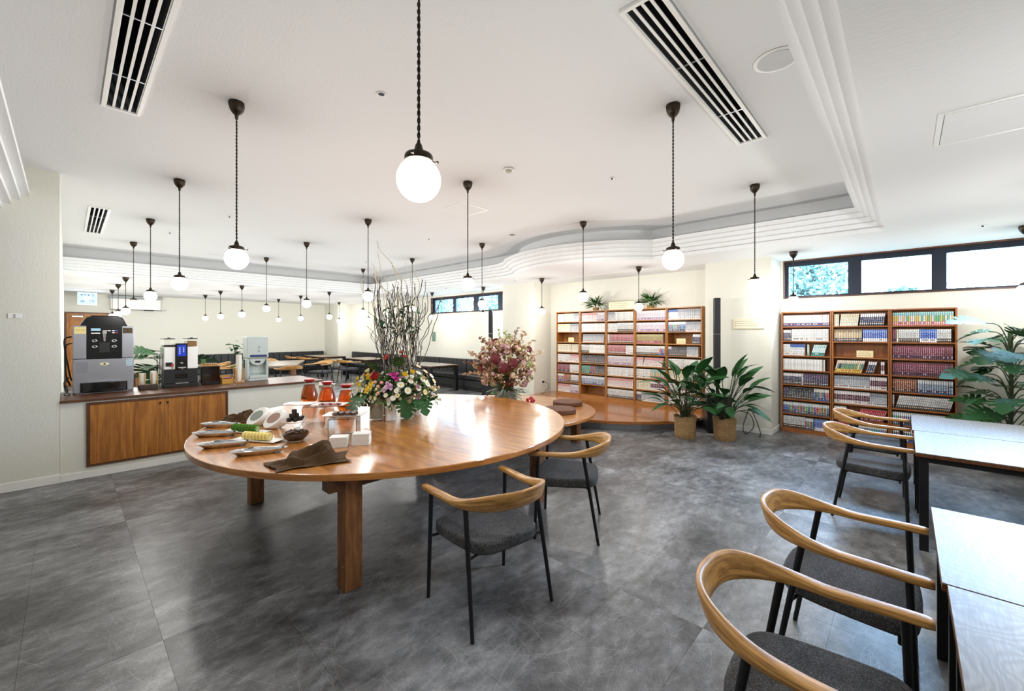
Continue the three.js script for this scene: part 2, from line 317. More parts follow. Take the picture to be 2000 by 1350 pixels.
// oak topped tables on black steel frames
function steelTable(label, x0, x1, z0, z1, group, leg = 0.05) {
  const w = x1 - x0, d = z1 - z0, t = thing('cafe_table', label, 'table', [(x0 + x1) / 2, 0, (z0 + z1) / 2], 0, group);
  mesh('table_top', [wuv(bx(w - 0.003, 0.004, d - 0.003, 0, 0.718, 0), 0, w, w, 0.5 + rr(-0.12, 0.12), 0.5 + rr(-0.1, 0.1))], M.oakTop, t);
  mesh('table_core', [wuv(rb(w, 0.026, d, 0.003, 0, 0.703, 0), 0)], M.darkWood, t);
  const a = w / 2 - 0.045, b = d / 2 - 0.045;
  for (const sx of [-1, 1]) for (const sz of [-1, 1]) mesh('leg', [bx(leg, 0.69, leg, sx * a, 0.345, sz * b)], M.blackMetal, t);
  mesh('apron', [bx(2 * a - leg, 0.04, 0.025, 0, 0.669, b), bx(2 * a - leg, 0.04, 0.025, 0, 0.669, -b), bx(0.025, 0.04, 2 * b - leg, a, 0.669, 0), bx(0.025, 0.04, 2 * b - leg, -a, 0.669, 0)], M.blackMetal, t);
  return t;
}
steelTable('pale oak table with black legs, chair tucked in, its top nearest the lens-side wall', 1.2, 2.105, 0.105, 0.98);
steelTable('pale oak table with black legs next to gap in the table row', 2.112, 2.995, 0.092, 0.97);
steelTable('pale oak table across the gap, its black corner leg by the chairs', 4.28, 5.235, 0.052, 1.0);
steelTable('pale oak table standing in front of the right-hand bookcases and monstera', 5.245, 6.2, 0.04, 1.0);
steelTable('oak table with dark legs in the far corner by the sofas', 6.3, 7.2, -17.0, -15.35, undefined, 0.09);
steelTable('oak table with dark legs by the side wall sofa, behind the bouquet', 6.65, 7.5, -14.2, -12.75, undefined, 0.09);
steelTable('oak table lit pale blue under the small strip window', 6.5, 7.45, -10.6, -9.05, undefined, 0.09);
{
  const t = thing('wooden_table', 'long oak table with wooden panel legs behind the water dispenser', 'table', [4.1, 0, -13.3]);
  mesh('table_top', [wuv(plan(poly([[0.19, 1.2], [1.19, -0.9], [-0.5, -1.2], [-0.6, 1.05]]), 0.675, 0.72, 0.005), 0)], M.oakTop, t);
  for (const [x, z] of [[0.25, 0.75], [-0.42, 0.7], [0.75, -0.75], [-0.35, -0.95]]) mesh('leg', [wuv(rb(0.14, 0.675, 0.14, 0.006, x, 0.3375, z), 1)], M.legWood, t);
  const u = thing('wooden_table', 'oak table with wooden legs behind the tall coffee machine', 'table', [1.75, 0, -13.6]);
  mesh('table_top', [wuv(rb(1.5, 0.045, 2.2, 0.006, 0, 0.6975, 0), 2)], M.oakTop, u);
  for (const x of [-0.6, 0.6]) for (const z of [-0.9, 0.9]) mesh('leg', [wuv(rb(0.14, 0.675, 0.14, 0.006, x, 0.3375, z), 1)], M.legWood, u);
}
// ---------- chairs: bent ash rail, tweed seat, black steel legs ----------
function makeChair(label) {
  const c = thing('armchair', label, 'chair'), rings = [], N = 68;
  for (let i = 0; i <= N; i++) {
    const t = -1 + 2 * i / N, a = Math.abs(t), s = Math.sign(t) || 1;
    const at = (q) => { const k = Math.abs(q), g = Math.sign(q) || 1; if (k >= 0.52) return V(g * (0.272 + 0.016 * ss(0.52, 1, k)), 0, -0.03 + 0.315 * (k - 0.52) / 0.48); const an = k / 0.52 * Math.PI / 2; return V(g * 0.272 * Math.pow(Math.sin(an), 0.86), 0, -0.03 - 0.29 * Math.pow(Math.cos(an), 0.92)); };
    const p = at(t), T = at(Math.min(1, t + 0.01)).sub(at(Math.max(-1, t - 0.01))).normalize(), Nn = V(T.z, 0, -T.x); if (Nn.dot(V(p.x, 0, p.z + 0.03)) < 0) Nn.negate();
    const w = 1 - ss(0.16, 0.58, a), tip = 1 - 0.16 * ss(0.96, 1, a), y = 0.66 + 0.045 * (1 - ss(0.08, 0.62, a)), hb = (0.0165 + 0.034 * w) * tip, ha = (0.025 - 0.0105 * w + 0.004 * ss(0.3, 0.55, a) * (1 - ss(0.6, 0.9, a))) * tip, ring = [];
    const order = s;
    for (let j = 0; j < 16; j++) {
      const an = j / 16 * Math.PI * 2, co = Math.cos(an), si = Math.sin(an), e = 0.62, X = Math.sign(co) * Math.pow(Math.abs(co), e) * ha, Y = Math.sign(si) * Math.pow(Math.abs(si), e) * hb;
      ring.push(V(p.x, y + Y, p.z).addScaledVector(Nn, X + Y * 0.28 * w));
    }
    rings.push(ring);
  }
  mesh('backrest', [loft(rings)], M.ash, c).userData.label = 'bent ash wood back and arm rail';
  for (const s of [-1, 1]) {
    mesh('leg', [bar([s * 0.285, 0, 0.24], [s * 0.277, 0.655, 0.215], 0.011, 0.0135, 10)], M.blackMetal, c);
    mesh('leg', [bar([s * 0.28, 0, -0.245], [s * 0.252, 0.672, -0.13], 0.011, 0.0145, 10)], M.blackMetal, c);
  }
  mesh('seat_frame', [...[-1, 1].flatMap((s) => [bar([s * 0.205, 0.392, 0.2], [s * 0.175, 0.392, -0.16], 0.0095), bar([s * 0.281, 0.392, 0.19], [s * 0.2, 0.392, 0.19], 0.0085), bar([s * 0.266, 0.392, -0.178], [s * 0.17, 0.392, -0.15], 0.0085)]), bx(0.36, 0.012, 0.34, 0, 0.39, 0.02)], M.blackMetal, c);
  const sh = new THREE.Shape(); sh.moveTo(-0.19, 0.225); sh.quadraticCurveTo(0, 0.25, 0.19, 0.225); sh.quadraticCurveTo(0.242, 0.215, 0.24, 0.16); sh.quadraticCurveTo(0.235, -0.02, 0.205, -0.135); sh.quadraticCurveTo(0.185, -0.205, 0.11, -0.212); sh.quadraticCurveTo(0, -0.222, -0.11, -0.212); sh.quadraticCurveTo(-0.185, -0.205, -0.205, -0.135); sh.quadraticCurveTo(-0.235, -0.02, -0.24, 0.16); sh.quadraticCurveTo(-0.242, 0.215, -0.19, 0.225);
  const g = ext(sh, 0.03, 0.021, 5, 10).rotateX(Math.PI / 2).translate(0, 0.448, 0);
  mesh('seat', [wuv(g, 0, 0.22, 0.22)], M.tweed, c).userData.label = 'charcoal tweed seat';
  return c;
}
const chair0 = makeChair('ash armchair with tweed seat pulled up to the big round table, facing its sweets');
chair0.position.set(1.745, 0, -1.825); chair0.rotation.y = 2.99;
dup(chair0, [2.857, 0, -2.037], -2.61, 'ash armchair with tweed seat at big round table beside the low bench');
dup(chair0, [1.62, 0, -0.21], 0.02, 'ash armchair at the oak table farthest from the bookcases, next to another chair');
dup(chair0, [2.5, 0, -0.205], 0, 'ash armchair at the oak table before the gap in the row');
dup(chair0, [4.87, 0, -0.225], 0.0, 'ash armchair at the first oak table past the gap');
dup(chair0, [5.86, 0, -0.25], 0.0, 'ash armchair nearest the right-hand bookcases at the last oak table');
const BC = 'ash armchairs in the far seating area';
for (const [x, z, a, l] of [[5.85, -16.6, 1.45, 'far corner table, next to wall sofa'], [5.95, -15.75, 1.65, 'far corner table, in front of its neighbour'], [6.15, -13.8, 1.4, 'oak table behind the bouquet, farther one'], [6.2, -13.05, 1.6, 'oak table behind the bouquet, closer one'], [4.5, -15.05, 0, 'far long side of oak table behind water dispenser'], [4.0, -11.75, 3.1, 'near side of oak table behind water dispenser'], [5.2, -12.75, -1.15, 'angled end of oak table behind water dispenser'], [2.95, -14.4, -1.57, 'side of oak table seen above the black case'], [2.95, -13.2, -1.57, 'side of oak table behind the white coffee machine']])
  dup(chair0, [x, 0, z], a, 'ash armchair at ' + l, BC);

// ---------- sofas ----------
function sofa(label, x, z, turn, w = 1.28) {
  const s = thing('sofa', label, 'sofa', [x, 0, z], turn, 'black channel-backed wall sofas'), n = 6, cw = w / n;
  mesh('plinth', [bx(w - 0.1, 0.09, 0.5, 0, 0.045, 0.34)], M.black, s);
  mesh('base', [rb(w - 0.01, 0.2, 0.6, 0.02, 0, 0.19, 0.33)], M.leather, s);
  mesh('seat', [rb(w - 0.012, 0.15, 0.5, 0.05, 0, 0.365, 0.39, 3)], M.leather, s);
  mesh('back_panel', [rb(w - 0.01, 0.5, 0.06, 0.02, 0, 0.54, 0.045)], M.leather, s);
  for (let k = 0; k < n; k++) mesh('channel', [rb(cw - 0.001, 0.42, 0.12, 0.022, -w / 2 + (k + 0.5) * cw, 0.62, 0.13, 3)], M.leather, s);
}
[2.95, 4.25, 5.55, 6.85].forEach((x, k) => sofa('black channelled sofa against far wall, ' + ['first from the door', 'second from the door', 'third from the door', 'ending at the corner column'][k], x, ZF + 0.012, 0));
[-15.9, -14.6, -13.3].forEach((z, k) => sofa('black channelled sofa on side wall, ' + ['beside the corner column', 'middle of three before the window', 'last before the small window'][k], XR - 0.012, z, -Math.PI / 2));
[-11.3, -10.0, -8.7].forEach((z, k) => sofa('black channelled sofa below the small strip window, ' + ['far end', 'middle', 'near end'][k], XR - 0.012, z, -Math.PI / 2));

// ---------- bookcases and comics ----------
const SER = {   // label, ground, top band, bottom band, ink
  a: ['white and navy', '#efe6ea', '#e8d6dc', '#1d2a66', '#8a2f48'], b: ['white dark-lettered', '#f4f4f2', null, null, '#23242a'], c: ['blue-topped white', '#eef1f4', '#3f66b4', null, '#2a3350'],
  d: ['teal-banded white', '#e2efee', '#bfe0e0', '#2f9a9a', '#3a8080'], e: ['plain white', '#efefed', null, null, '#b9b9bc'], f: ['dark purple', '#2b2342', '#4a2f58', '#1a1a30', '#d8d2e4'],
  g: ['charcoal', '#3a3b42', '#26262c', '#1c1c22', '#d9d9dc'], h: ['brightly mixed', '#c8504a', '#e8e4d8', '#2c50a0', '#f4f0e4'], i: ['blue and teal', '#3c78a0', '#e4ecee', '#24486e', '#f2f6f6'],
  j: ['black and white', '#e4e4e4', '#f4f4f4', '#17171b', '#17171b'], k: ['cream', '#ece5cf', '#e2d8b8', null, '#6b5a38'], l: ['tan and navy', '#c6ad88', '#8d7658', '#232a4a', '#efe8d8'],
  n: ['bright blue', '#3556b4', '#6c8ed8', '#e9edf6', '#f4f6fc'], o: ['rainbow striped', '#2fa0a0', '#f2ead8', '#e8c440', '#c83c34'], p: ['navy striped', '#2a3050', '#e9e6ea', '#151a30', '#e6dfe4'],
  q: ['maroon and white', '#5a1f38', '#efe9ea', '#e9e6e8', '#f2eef0'], r: ['grey and white', '#c9ccd2', '#9aa0aa', '#f0f0f2', '#3a3c48'], s: ['bright red', '#a8202c', '#c8323a', '#701420', '#f2dcd8'],
  t: ['pastel', '#e6d8de', '#9fd0cc', '#d88a94', '#5470a8'], u: ['red and violet', '#74283e', '#8c4258', '#4a2046', '#e2d2dc'], x: ['rusty orange', '#8a4630', '#a86444', '#4a2a30', '#ead8c8'],
  y: ['pale mauve', '#dcd2da', '#eae4e8', '#b49ab8', '#5c4a68'], z: ['pink and white', '#eadede', '#dc9a98', '#f2eeec', '#84484c'], 1: ['green', '#2c7460', '#3d8a74', '#1f5648', '#dcebe4'],
  2: ['olive and rose', '#b0a06c', '#c2b684', '#a8506c', '#4c4024'], 3: ['slate blue', '#8c9cb4', '#d8dce2', '#35548c', '#f2f2ea'], 4: ['crimson', '#a04450', '#c07478', '#5c3038', '#f0e4e2'],
};
const KEYS = Object.keys(SER), VAR = 4, CW = 16, CH = 192, AW = 2048;
const bookMat = std({ roughness: 0.5, map: ctex(AW, CH, (c) => {
  c.fillStyle = '#e9e4d6'; c.fillRect(0, 0, AW, CH);
  KEYS.forEach((k, n) => { for (let v = 0; v < VAR; v++) {
    const [, ground, top, bot, ink] = SER[k], x = 16 + (n * VAR + v) * CW, alt = ['h', 'o', 't', 'i'].includes(k) ? pick(['#c8443c', '#2f9aa0', '#e4c044', '#3c58a8', '#e8e2d6', '#2b2b34', '#6fae6a']) : ground;
    c.fillStyle = v ? alt : ground; c.fillRect(x, 0, CW, CH);
    if (top) { c.fillStyle = top; c.fillRect(x, 0, CW, CH * 0.26); }
    if (bot) { c.fillStyle = bot; c.fillRect(x, CH * 0.72, CW, CH); }
    c.fillStyle = ink; for (let y = CH * (k === 'e' ? 0.4 : 0.12); y < CH * 0.62; y += 11) { if (rnd() < 0.8) { c.fillRect(x + 4, y, 8, 2); c.fillRect(x + rr(4, 9), y - 2, 2, 8); c.fillRect(x + rr(4, 7), y + 4, 5, 2); } }
    if (k !== 'e') { c.beginPath(); c.arc(x + 8, CH * 0.69, 4.2, 0, 7); c.fill(); }
    c.fillStyle = bot ? '#e8e4da' : ink; c.fillRect(x + 5, CH * 0.93, 6, 4);
    if (!'ek'.includes(k)) { c.fillStyle = pick(['#d8b49a', '#5a3a2c', '#e6e0d4', ink]); c.fillRect(x + 3, CH * 0.78, 10, CH * 0.09); }
    c.fillStyle = 'rgba(24,22,28,0.6)'; c.fillRect(x, 0, 1.5, CH); c.fillRect(x + CW - 1.5, 0, 1.5, CH);  // dark strips along both spine edges paint the shade in gaps between books
  } });
}) });
const bookGeos = new Map();
function bookGeo(k, v, t, h) {
  const id = [k, v, t, h].join();
  if (!bookGeos.has(id)) {
    const g = bx(0.115, h, t, 0.0575, h / 2, t / 2), uv = g.attributes.uv, x = 16 + (KEYS.indexOf(k) * VAR + v) * CW;
    for (let i = 0; i < uv.count; i++) { const spine = i >= 4 && i < 8; if (spine) uv.setXY(i, (x + uv.getX(i) * CW) / AW, uv.getY(i)); else uv.setXY(i, 6 / AW, 0.5); }
    bookGeos.set(id, g);
  }
  return bookGeos.get(id);
}
const bulk = [], ORD = ['top', 'second', 'third', 'fourth', 'fifth', 'sixth', 'seventh', 'lowest'];
let single = 0;
// row: segments "<series><share of the row>[/ leaning][. gap]" from the left
function fillRow(x, y, z0, z1, row, place, loose, th) {
  let z = z0 + 0.004;
  for (const part of row.split(' ').filter(Boolean)) {
    const k = part[0], share = parseFloat(part.slice(1)), lean = part.includes('/') ? 0.24 : part.includes('\\') ? 0.1 : 0, end = Math.min(z1 - 0.004, z + share * (z1 - z0));
    if (k === '.') { z = end; continue; }
    const h = [0.176, 0.176, 0.18, 0.184][H(k.charCodeAt(0), Math.round(y * 100), 3) * 4 | 0], t = th * [0.92, 1, 1.1][H(k.charCodeAt(0), Math.round(z0 * 100), 9) * 3 | 0], step = (t + 0.0012) / Math.cos(lean), tail = lean ? h * Math.sin(lean) : 0;
    const n = Math.floor((end - z - tail) / step);
    for (let i = 0; i < n; i++) {
      const v = Math.floor(rnd() * VAR), g = bookGeo(k, v, t, h), off = rr(0, 0.006);
      const rise = 0.0006 + t * Math.sin(lean);
      if (loose && single < 300) {
        single++;
        const b = mesh('comic_book', g, bookMat); b.position.set(x + off, y + rise, z + i * step); b.rotation.x = lean; if (lean) b.position.y += 0;
        tag(b, `${SER[k][0]} comic ${lean ? 'leaning' : 'standing'} on ${ORD[place[1]]} shelf of ${place[0]}`, 'book', `${SER[k][0]} comics on ${ORD[place[1]]} shelf of ${place[0]}`);
      } else bulk.push(g.clone().rotateX(lean).translate(x + off, y + rise, z + i * step));
    }
    z = Math.max(z + n * step + tail, lean ? z : end - step * 0.4);
  }
}
function bookcase(label, x, y, z, w, h, depth, mat, rows, place, loose, th) {
  const b = thing('bookcase', label, 'bookcase', [x, y, z]), p = 0.019, n = rows.length, sh = (h - 0.05 - p) / n;
  for (const s of [0, 1]) mesh('side_panel', [wuv(rb(depth, h, p, 0.002, depth / 2, h / 2, s ? w - p / 2 - 0.001 : p / 2 + 0.001), 1)], mat, b);
  mesh('top_panel', [wuv(bx(depth - 0.004, p, w - 2 * p - 0.004, depth / 2, h - p / 2, w / 2), 2)], mat, b);
  mesh('back_panel', [wuv(bx(0.008, h - 0.02, w - 2 * p - 0.004, depth - 0.005, h / 2, w / 2), 1)], mat, b);
  mesh('plinth', [wuv(bx(0.016, 0.05, w - 2 * p - 0.004, 0.014, 0.025, w / 2), 2)], mat, b);
  for (let k = 0; k < n; k++) {
    const ys = 0.05 + (n - 1 - k) * sh;
    mesh('shelf', [wuv(bx(depth - 0.014, p, w - 2 * p - 0.004, depth / 2 - 0.003, ys + p / 2, w / 2), 2, 1, 0.5, k * 0.37, k * 0.21)], mat, b);
    fillRow(x + 0.022, y + ys + p, z + p + 0.003, z + w - p - 0.003, rows[k], [place, k], loose, th);
  }
}
const R2 = 0.66, BK2 = [
  [-0.163, 'bookcase of comics beside the monstera plant', 'bookcase by monstera', true, ['t1', 'u.08 k.05 j.36 n.28 j.23', 'u1', 'u1', 'x.43 3.57', 'j.06 j.94/', 'i1', 'h.5 p.5']],
  [-0.823, 'bookcase of comics with an empty shelf holding a card, between its neighbours', 'bookcase with the card', true, ['k.12 k.40\\ p.48\\', 'l.56 n.44', '.1', 'o.62/ p.25/ ..06 q.07', 'r.68 q.32', 'q.68 r.32', 'b.25 ..2 s.55/', 's.3 ..1 h.6']],
  [-1.483, 'bookcase of comics standing against the white column', 'bookcase by the column', false, ['a1', 'p.2 b.8', 'b.16 c.34 ..04 d.05 ..04 d.37/', 'e.82 b.06 e.06', 'p.42 b.04 f.54', 'f.12 g.56 h.32', 'i1', 'j.5 i.2 n.3']],
];
BK2.forEach(([z, label, place, loose, rows]) => bookcase(label, 8.0, 0, z, R2 - 0.002, 1.935, 0.196, M.shelfWood2, rows, place, loose, 0.0195));
const BK1 = [
  ['outlet wall', ['b.35 k.4 r.25', 'k.62 r.38', '.1', 'k.65 k.35\\', 'b.6 z.4', 'u.58 b.42', 'h.3 x.35 j.35', 'z.6 y.4']],
  ['trailing plant', ['z.7 y.3', 'e1', '..05 r.9\\', 'j.35 e.65', 'g1', '1.4 u.2 g.4', '3.4 3.6', '.1']],
  ['notice board on top', ['r.3 b.7', 'b.4 j.6', 'b.1 4.9', '4.72 b.28', 'y1', 'b1', 'z1', 'j1']],
  ['hanging globe', ['y1', 'y1', '2.9', 'j.78 h.22', 'z.25 z.7/', 'b.5 t.5', 'k.5 q.5', 'p.2 r.8']],
  ['leafy floor plants', ['c.3 r.7', 'i.55 r.45', '..72 p.28\\', 'p.1 g.5\\ r.35', 'b.5 e.5', 'k.5 j.5', 'j.4 q.3 b.3', 'e.6 r.4']],
];
BK1.forEach(([near, rows], n) => bookcase(['comic bookcase on platform nearest the power outlet', 'comic bookcase on platform under the first potted greenery', 'comic bookcase on platform with the cream notice above', 'comic bookcase on platform under the second greenery', 'comic bookcase on platform behind the leafy plants'][n], 7.9, 0.16, -6.0 + n * 0.662, 0.66, 1.925, 0.29, M.shelfWood, rows, near, false, 0.0185));
{ const s = mesh('comic_books', bulk, bookMat); s.userData.kind = 'stuff'; tag(s, 'hundreds of comics filling the farther bookcases spine out', 'books'); }

// ---------- service counter ----------
function glyphs(c, x, y, s, n, ink, gap = 1.08) {       // rows of small brush-like characters, too small to read
  c.strokeStyle = ink; c.lineWidth = Math.max(1, s * 0.1); c.lineCap = 'round';
  for (let k = 0; k < n; k++) { const ox = x + k * s * gap; for (let q = 0; q < 5; q++) { const v = rnd() < 0.5, a = rr(0.1, 0.9) * s, b = rr(0.05, 0.3) * s, e = rr(0.6, 0.95) * s; c.beginPath(); if (v) { c.moveTo(ox + a, y + b); c.lineTo(ox + a, y + e); } else { c.moveTo(ox + b, y + a); c.lineTo(ox + e, y + a); } c.stroke(); } }
}
const sheet = (w, h, draw, o = {}) => std({ map: ctex(w, h, draw, true, false), roughness: 0.6, ...o });
const face = (w, h, x, y, z) => new THREE.PlaneGeometry(w, h).translate(x, y, z);   // printed film on the front (+z) of a thing
{
  const t = thing('service_counter', 'white built-in counter with two wooden cabinet doors', 'counter');
  mesh('body', [wuv(span(XP + 0.002, 2.66, 0, 0.844, -7.46, ZP - 0.012), 0, 1, 1)], M.wall, t);
  mesh('kick_board', [span(XP + 0.01, 2.66, 0.001, 0.072, ZP - 0.012, ZP + 0.004)], M.trim, t);
  const z = ZP - 0.012;
  mesh('door_frame', [wuv([span(0.15, 1.47, 0.80, 0.826, z, z + 0.02), span(0.15, 1.47, 0.12, 0.14, z, z + 0.02), span(0.15, 0.176, 0.14, 0.80, z, z + 0.02), span(1.446, 1.47, 0.14, 0.80, z, z + 0.02)], 1)], M.darkWood, t);
  for (const [a, b, k] of [[0.178, 0.809, 0.775], [0.813, 1.444, 0.845]]) {
    const d = mesh('cabinet_door', [wuv(span(a, b, 0.142, 0.798, z, z + 0.014), 1, 2.6, 0.6, a, a)], M.cabWood, t);
    mesh('knob', [cy(0.012, 0.009, 0.018, 0, 0, 0, 12).rotateX(Math.PI / 2).translate(k, 0.755, z + 0.014)], M.bronze, d);
  }
  mesh('side_ledge', [wuv(span(2.665, 3.02, 0.74, 0.765, -7.4, -6.75), 0)], M.oakTop, t);
  mesh('ledge_body', [span(2.665, 2.98, 0, 0.74, -7.36, -6.8)], M.wall, t);
  const w = thing('worktop', 'long brown wooden worktop along the white counter', 'worktop');
  mesh('board', [wuv(rb(2.77, 0.028, 0.95, 0.004, 1.337, 0.858, -7.025), 0)], M.darkWood, w);
}
const CT = 0.872;
// tall steel coffee machine
{
  const t = thing('coffee_machine', 'tall steel and black coffee machine with bean hopper beside the partition', 'coffee machine', [0.315, CT, -7.08]), W = 0.53;
  mesh('lower_body', [rb(W, 0.405, 0.38, 0.008, 0, 0.2125, -0.19), bx(W - 0.04, 0.01, 0.34, 0, 0.005, -0.19)], M.brushed, t);
  for (const s of [-1, 1]) mesh('side_cheek', [rb(0.112, 0.395, 0.39, 0.006, s * 0.209, 0.613, -0.19)], M.brushed, t);
  const p = mesh('front_panel', [rb(0.304, 0.405, 0.36, 0.006, 0, 0.613, -0.172)], M.blackGloss, t);
  mesh('display', [face(0.082, 0.03, -0.075, 0.765, 0.0095)], std({ color: 0x0a1a24, emissive: 0xbfe9ff, emissiveIntensity: 0.9 }), p);
  for (const [x, y, w, m] of [[-0.1, 0.722, 0.03, M.white], [-0.06, 0.722, 0.044, M.white], [0.04, 0.752, 0.03, M.white], [0.078, 0.752, 0.024, M.white], [0.106, 0.752, 0.024, hex(0x4858d8, 0.4)], [0.078, 0.728, 0.024, M.white], [0.106, 0.728, 0.024, hex(0xc83444, 0.4)]]) mesh('button', [rb(w, 0.013, 0.006, 0.002, x, y, 0.0105)], m, p);
  const sp_ = mesh('spout', [rb(0.04, 0.05, 0.03, 0.008, 0.0, 0.735, 0.02), cy(0.017, 0.009, 0.09, 0.0, 0.625, 0.022, 14)], M.chrome, p);
  for (const x of [-0.085, 0.085]) for (const y of [0.63, 0.56]) mesh('nozzle', [new THREE.TorusGeometry(0.014, 0.007, 8, 20).scale(1.25, 0.9, 1).translate(x, y, 0.012)], M.steel, p);
  mesh('panel_recess', [face(0.09, 0.12, 0, 0.55, 0.0092)], M.black, p);
  mesh('hopper', [ext(poly([[-0.2, 0.812], [0.2, 0.812], [0.16, 0.9], [0.12, 0.925], [-0.1, 0.925], [-0.15, 0.9]]), 0.26, 0.012).translate(0, 0, -0.32)], M.blackGloss, t);
  mesh('badge', [cy(0.042, 0.042, 0.006, 0, 0, 0, 28).rotateX(Math.PI / 2).scale(1, 0.42, 1).translate(0.0, 0.35, 0.0)], M.cream, t);
  mesh('badge_lock', [cy(0.01, 0.01, 0.006, 0, 0, 0, 16).rotateX(Math.PI / 2).translate(0.0, 0.35, 0.004)], M.black, t);
  mesh('gold_sticker', [face(0.096, 0.078, -0.205, 0.755, 0.0062)], sheet(160, 128, (c, w, h) => { c.fillStyle = '#e2cf8c'; c.fillRect(0, 0, w, h); c.strokeStyle = '#8a7430'; c.lineWidth = 2; c.beginPath(); c.arc(w / 2, h / 2, 52, 0, 7); c.stroke(); glyphs(c, 12, 46, 13, 10, '#4a3a10'); glyphs(c, 16, 66, 12, 10, '#4a3a10'); }), t);
  mesh('dark_sticker', [face(0.09, 0.07, 0.207, 0.755, 0.0062)], sheet(160, 128, (c, w, h) => { c.fillStyle = '#2a2214'; c.fillRect(0, 0, w, h); c.strokeStyle = '#c8a24a'; c.lineWidth = 3; c.strokeRect(6, 6, w - 12, h - 12); c.beginPath(); c.arc(w / 2, h / 2, 44, 0, 7); c.stroke(); glyphs(c, 22, 54, 13, 8, '#d8b45a'); }), t);
  mesh('instruction_sticker', [face(0.058, 0.085, 0.222, 0.36, 0.0012)], sheet(96, 140, (c, w, h) => { c.fillStyle = '#b6ccd6'; c.fillRect(0, 0, w, h); for (let k = 0; k < 3; k++) glyphs(c, 8, 10 + k * 44, 22, 3, '#3a5a70'); }), t);
  mesh('notice_text', [face(0.115, 0.14, -0.19, 0.31, 0.0012)], sheet(160, 192, (c, w, h) => { c.fillStyle = '#8b8d95'; c.fillRect(0, 0, w, h); for (let k = 0; k < 11; k++) glyphs(c, 8, 8 + k * 16, 10, 13, '#2c2c34'); }), t);
  mesh('drip_tray', [ext(new THREE.Shape().absellipse(0, 0, 0.2, 0.075, 0, Math.PI, false), 0.1, 0.006).rotateX(Math.PI / 2).translate(0, 0.128, 0.004)], M.blackGloss, t);
  mesh('drip_grille', [bx(0.3, 0.006, 0.05, 0, 0.141, 0.03)], M.steel, t);
  const h = thing('hose', 'black hoses and cables looping beside the tall coffee machine', 'hose');
  mesh('hose_loop', [tb([[0.04, CT + 0.68, -7.3], [-0.01, CT + 0.66, -7.28], [-0.012, CT + 0.5, -7.26], [0.0, CT + 0.2, -7.22], [0.03, CT + 0.1, -7.24]], 0.009, 30), tb([[0.045, CT + 0.6, -7.35], [0.0, CT + 0.58, -7.34], [0.015, CT + 0.3, -7.32], [0.04, CT + 0.15, -7.33]], 0.008, 30)], M.black, h);
  mesh('cable_coil', [tb([[0.02, CT + 0.2, -7.2], [-0.02, CT + 0.14, -7.1], [0.01, CT + 0.06, -7.02], [-0.02, CT + 0.02, -6.95], [0.03, CT + 0.012, -7.0], [0.0, CT + 0.04, -7.08], [-0.02, CT + 0.12, -7.02]], 0.006, 40)], M.black, h);
}
// paper cup basket
{
  const t = thing('cup_basket', 'dark woven basket with wooden cup rails next to the tall coffee machine', 'basket', [0.72, CT, -7.13]);
  mesh('basket', [rb(0.19, 0.06, 0.15, 0.012, 0, 0.031, 0)], hex(0x3a2c24, 0.8), t);
  for (const x of [-0.09, -0.035, 0.035, 0.09]) mesh('rail', [wuv(bx(0.01, 0.15, 0.012, x, 0.13, 0.05), 1)], M.ash, t);
  const cup = (y, s = 1) => la([[0, y], [0.028 * s, y], [0.036 * s, y + 0.075], [0.034 * s, y + 0.076], [0.026 * s, y + 0.006], [0, y + 0.006]], 20);
  for (const [x, n, l] of [[0.665, 7, 'shorter stack of white paper cups in the dark basket'], [0.775, 9, 'taller stack of white paper cups in the dark basket']]) {
    const s = thing('paper_cup_stack', l, 'paper cups', [x, CT + 0.0625, -7.13]);
    for (let k = 0; k < n; k++) mesh('cup', cup(k * 0.0115), M.paper, s);
  }
}
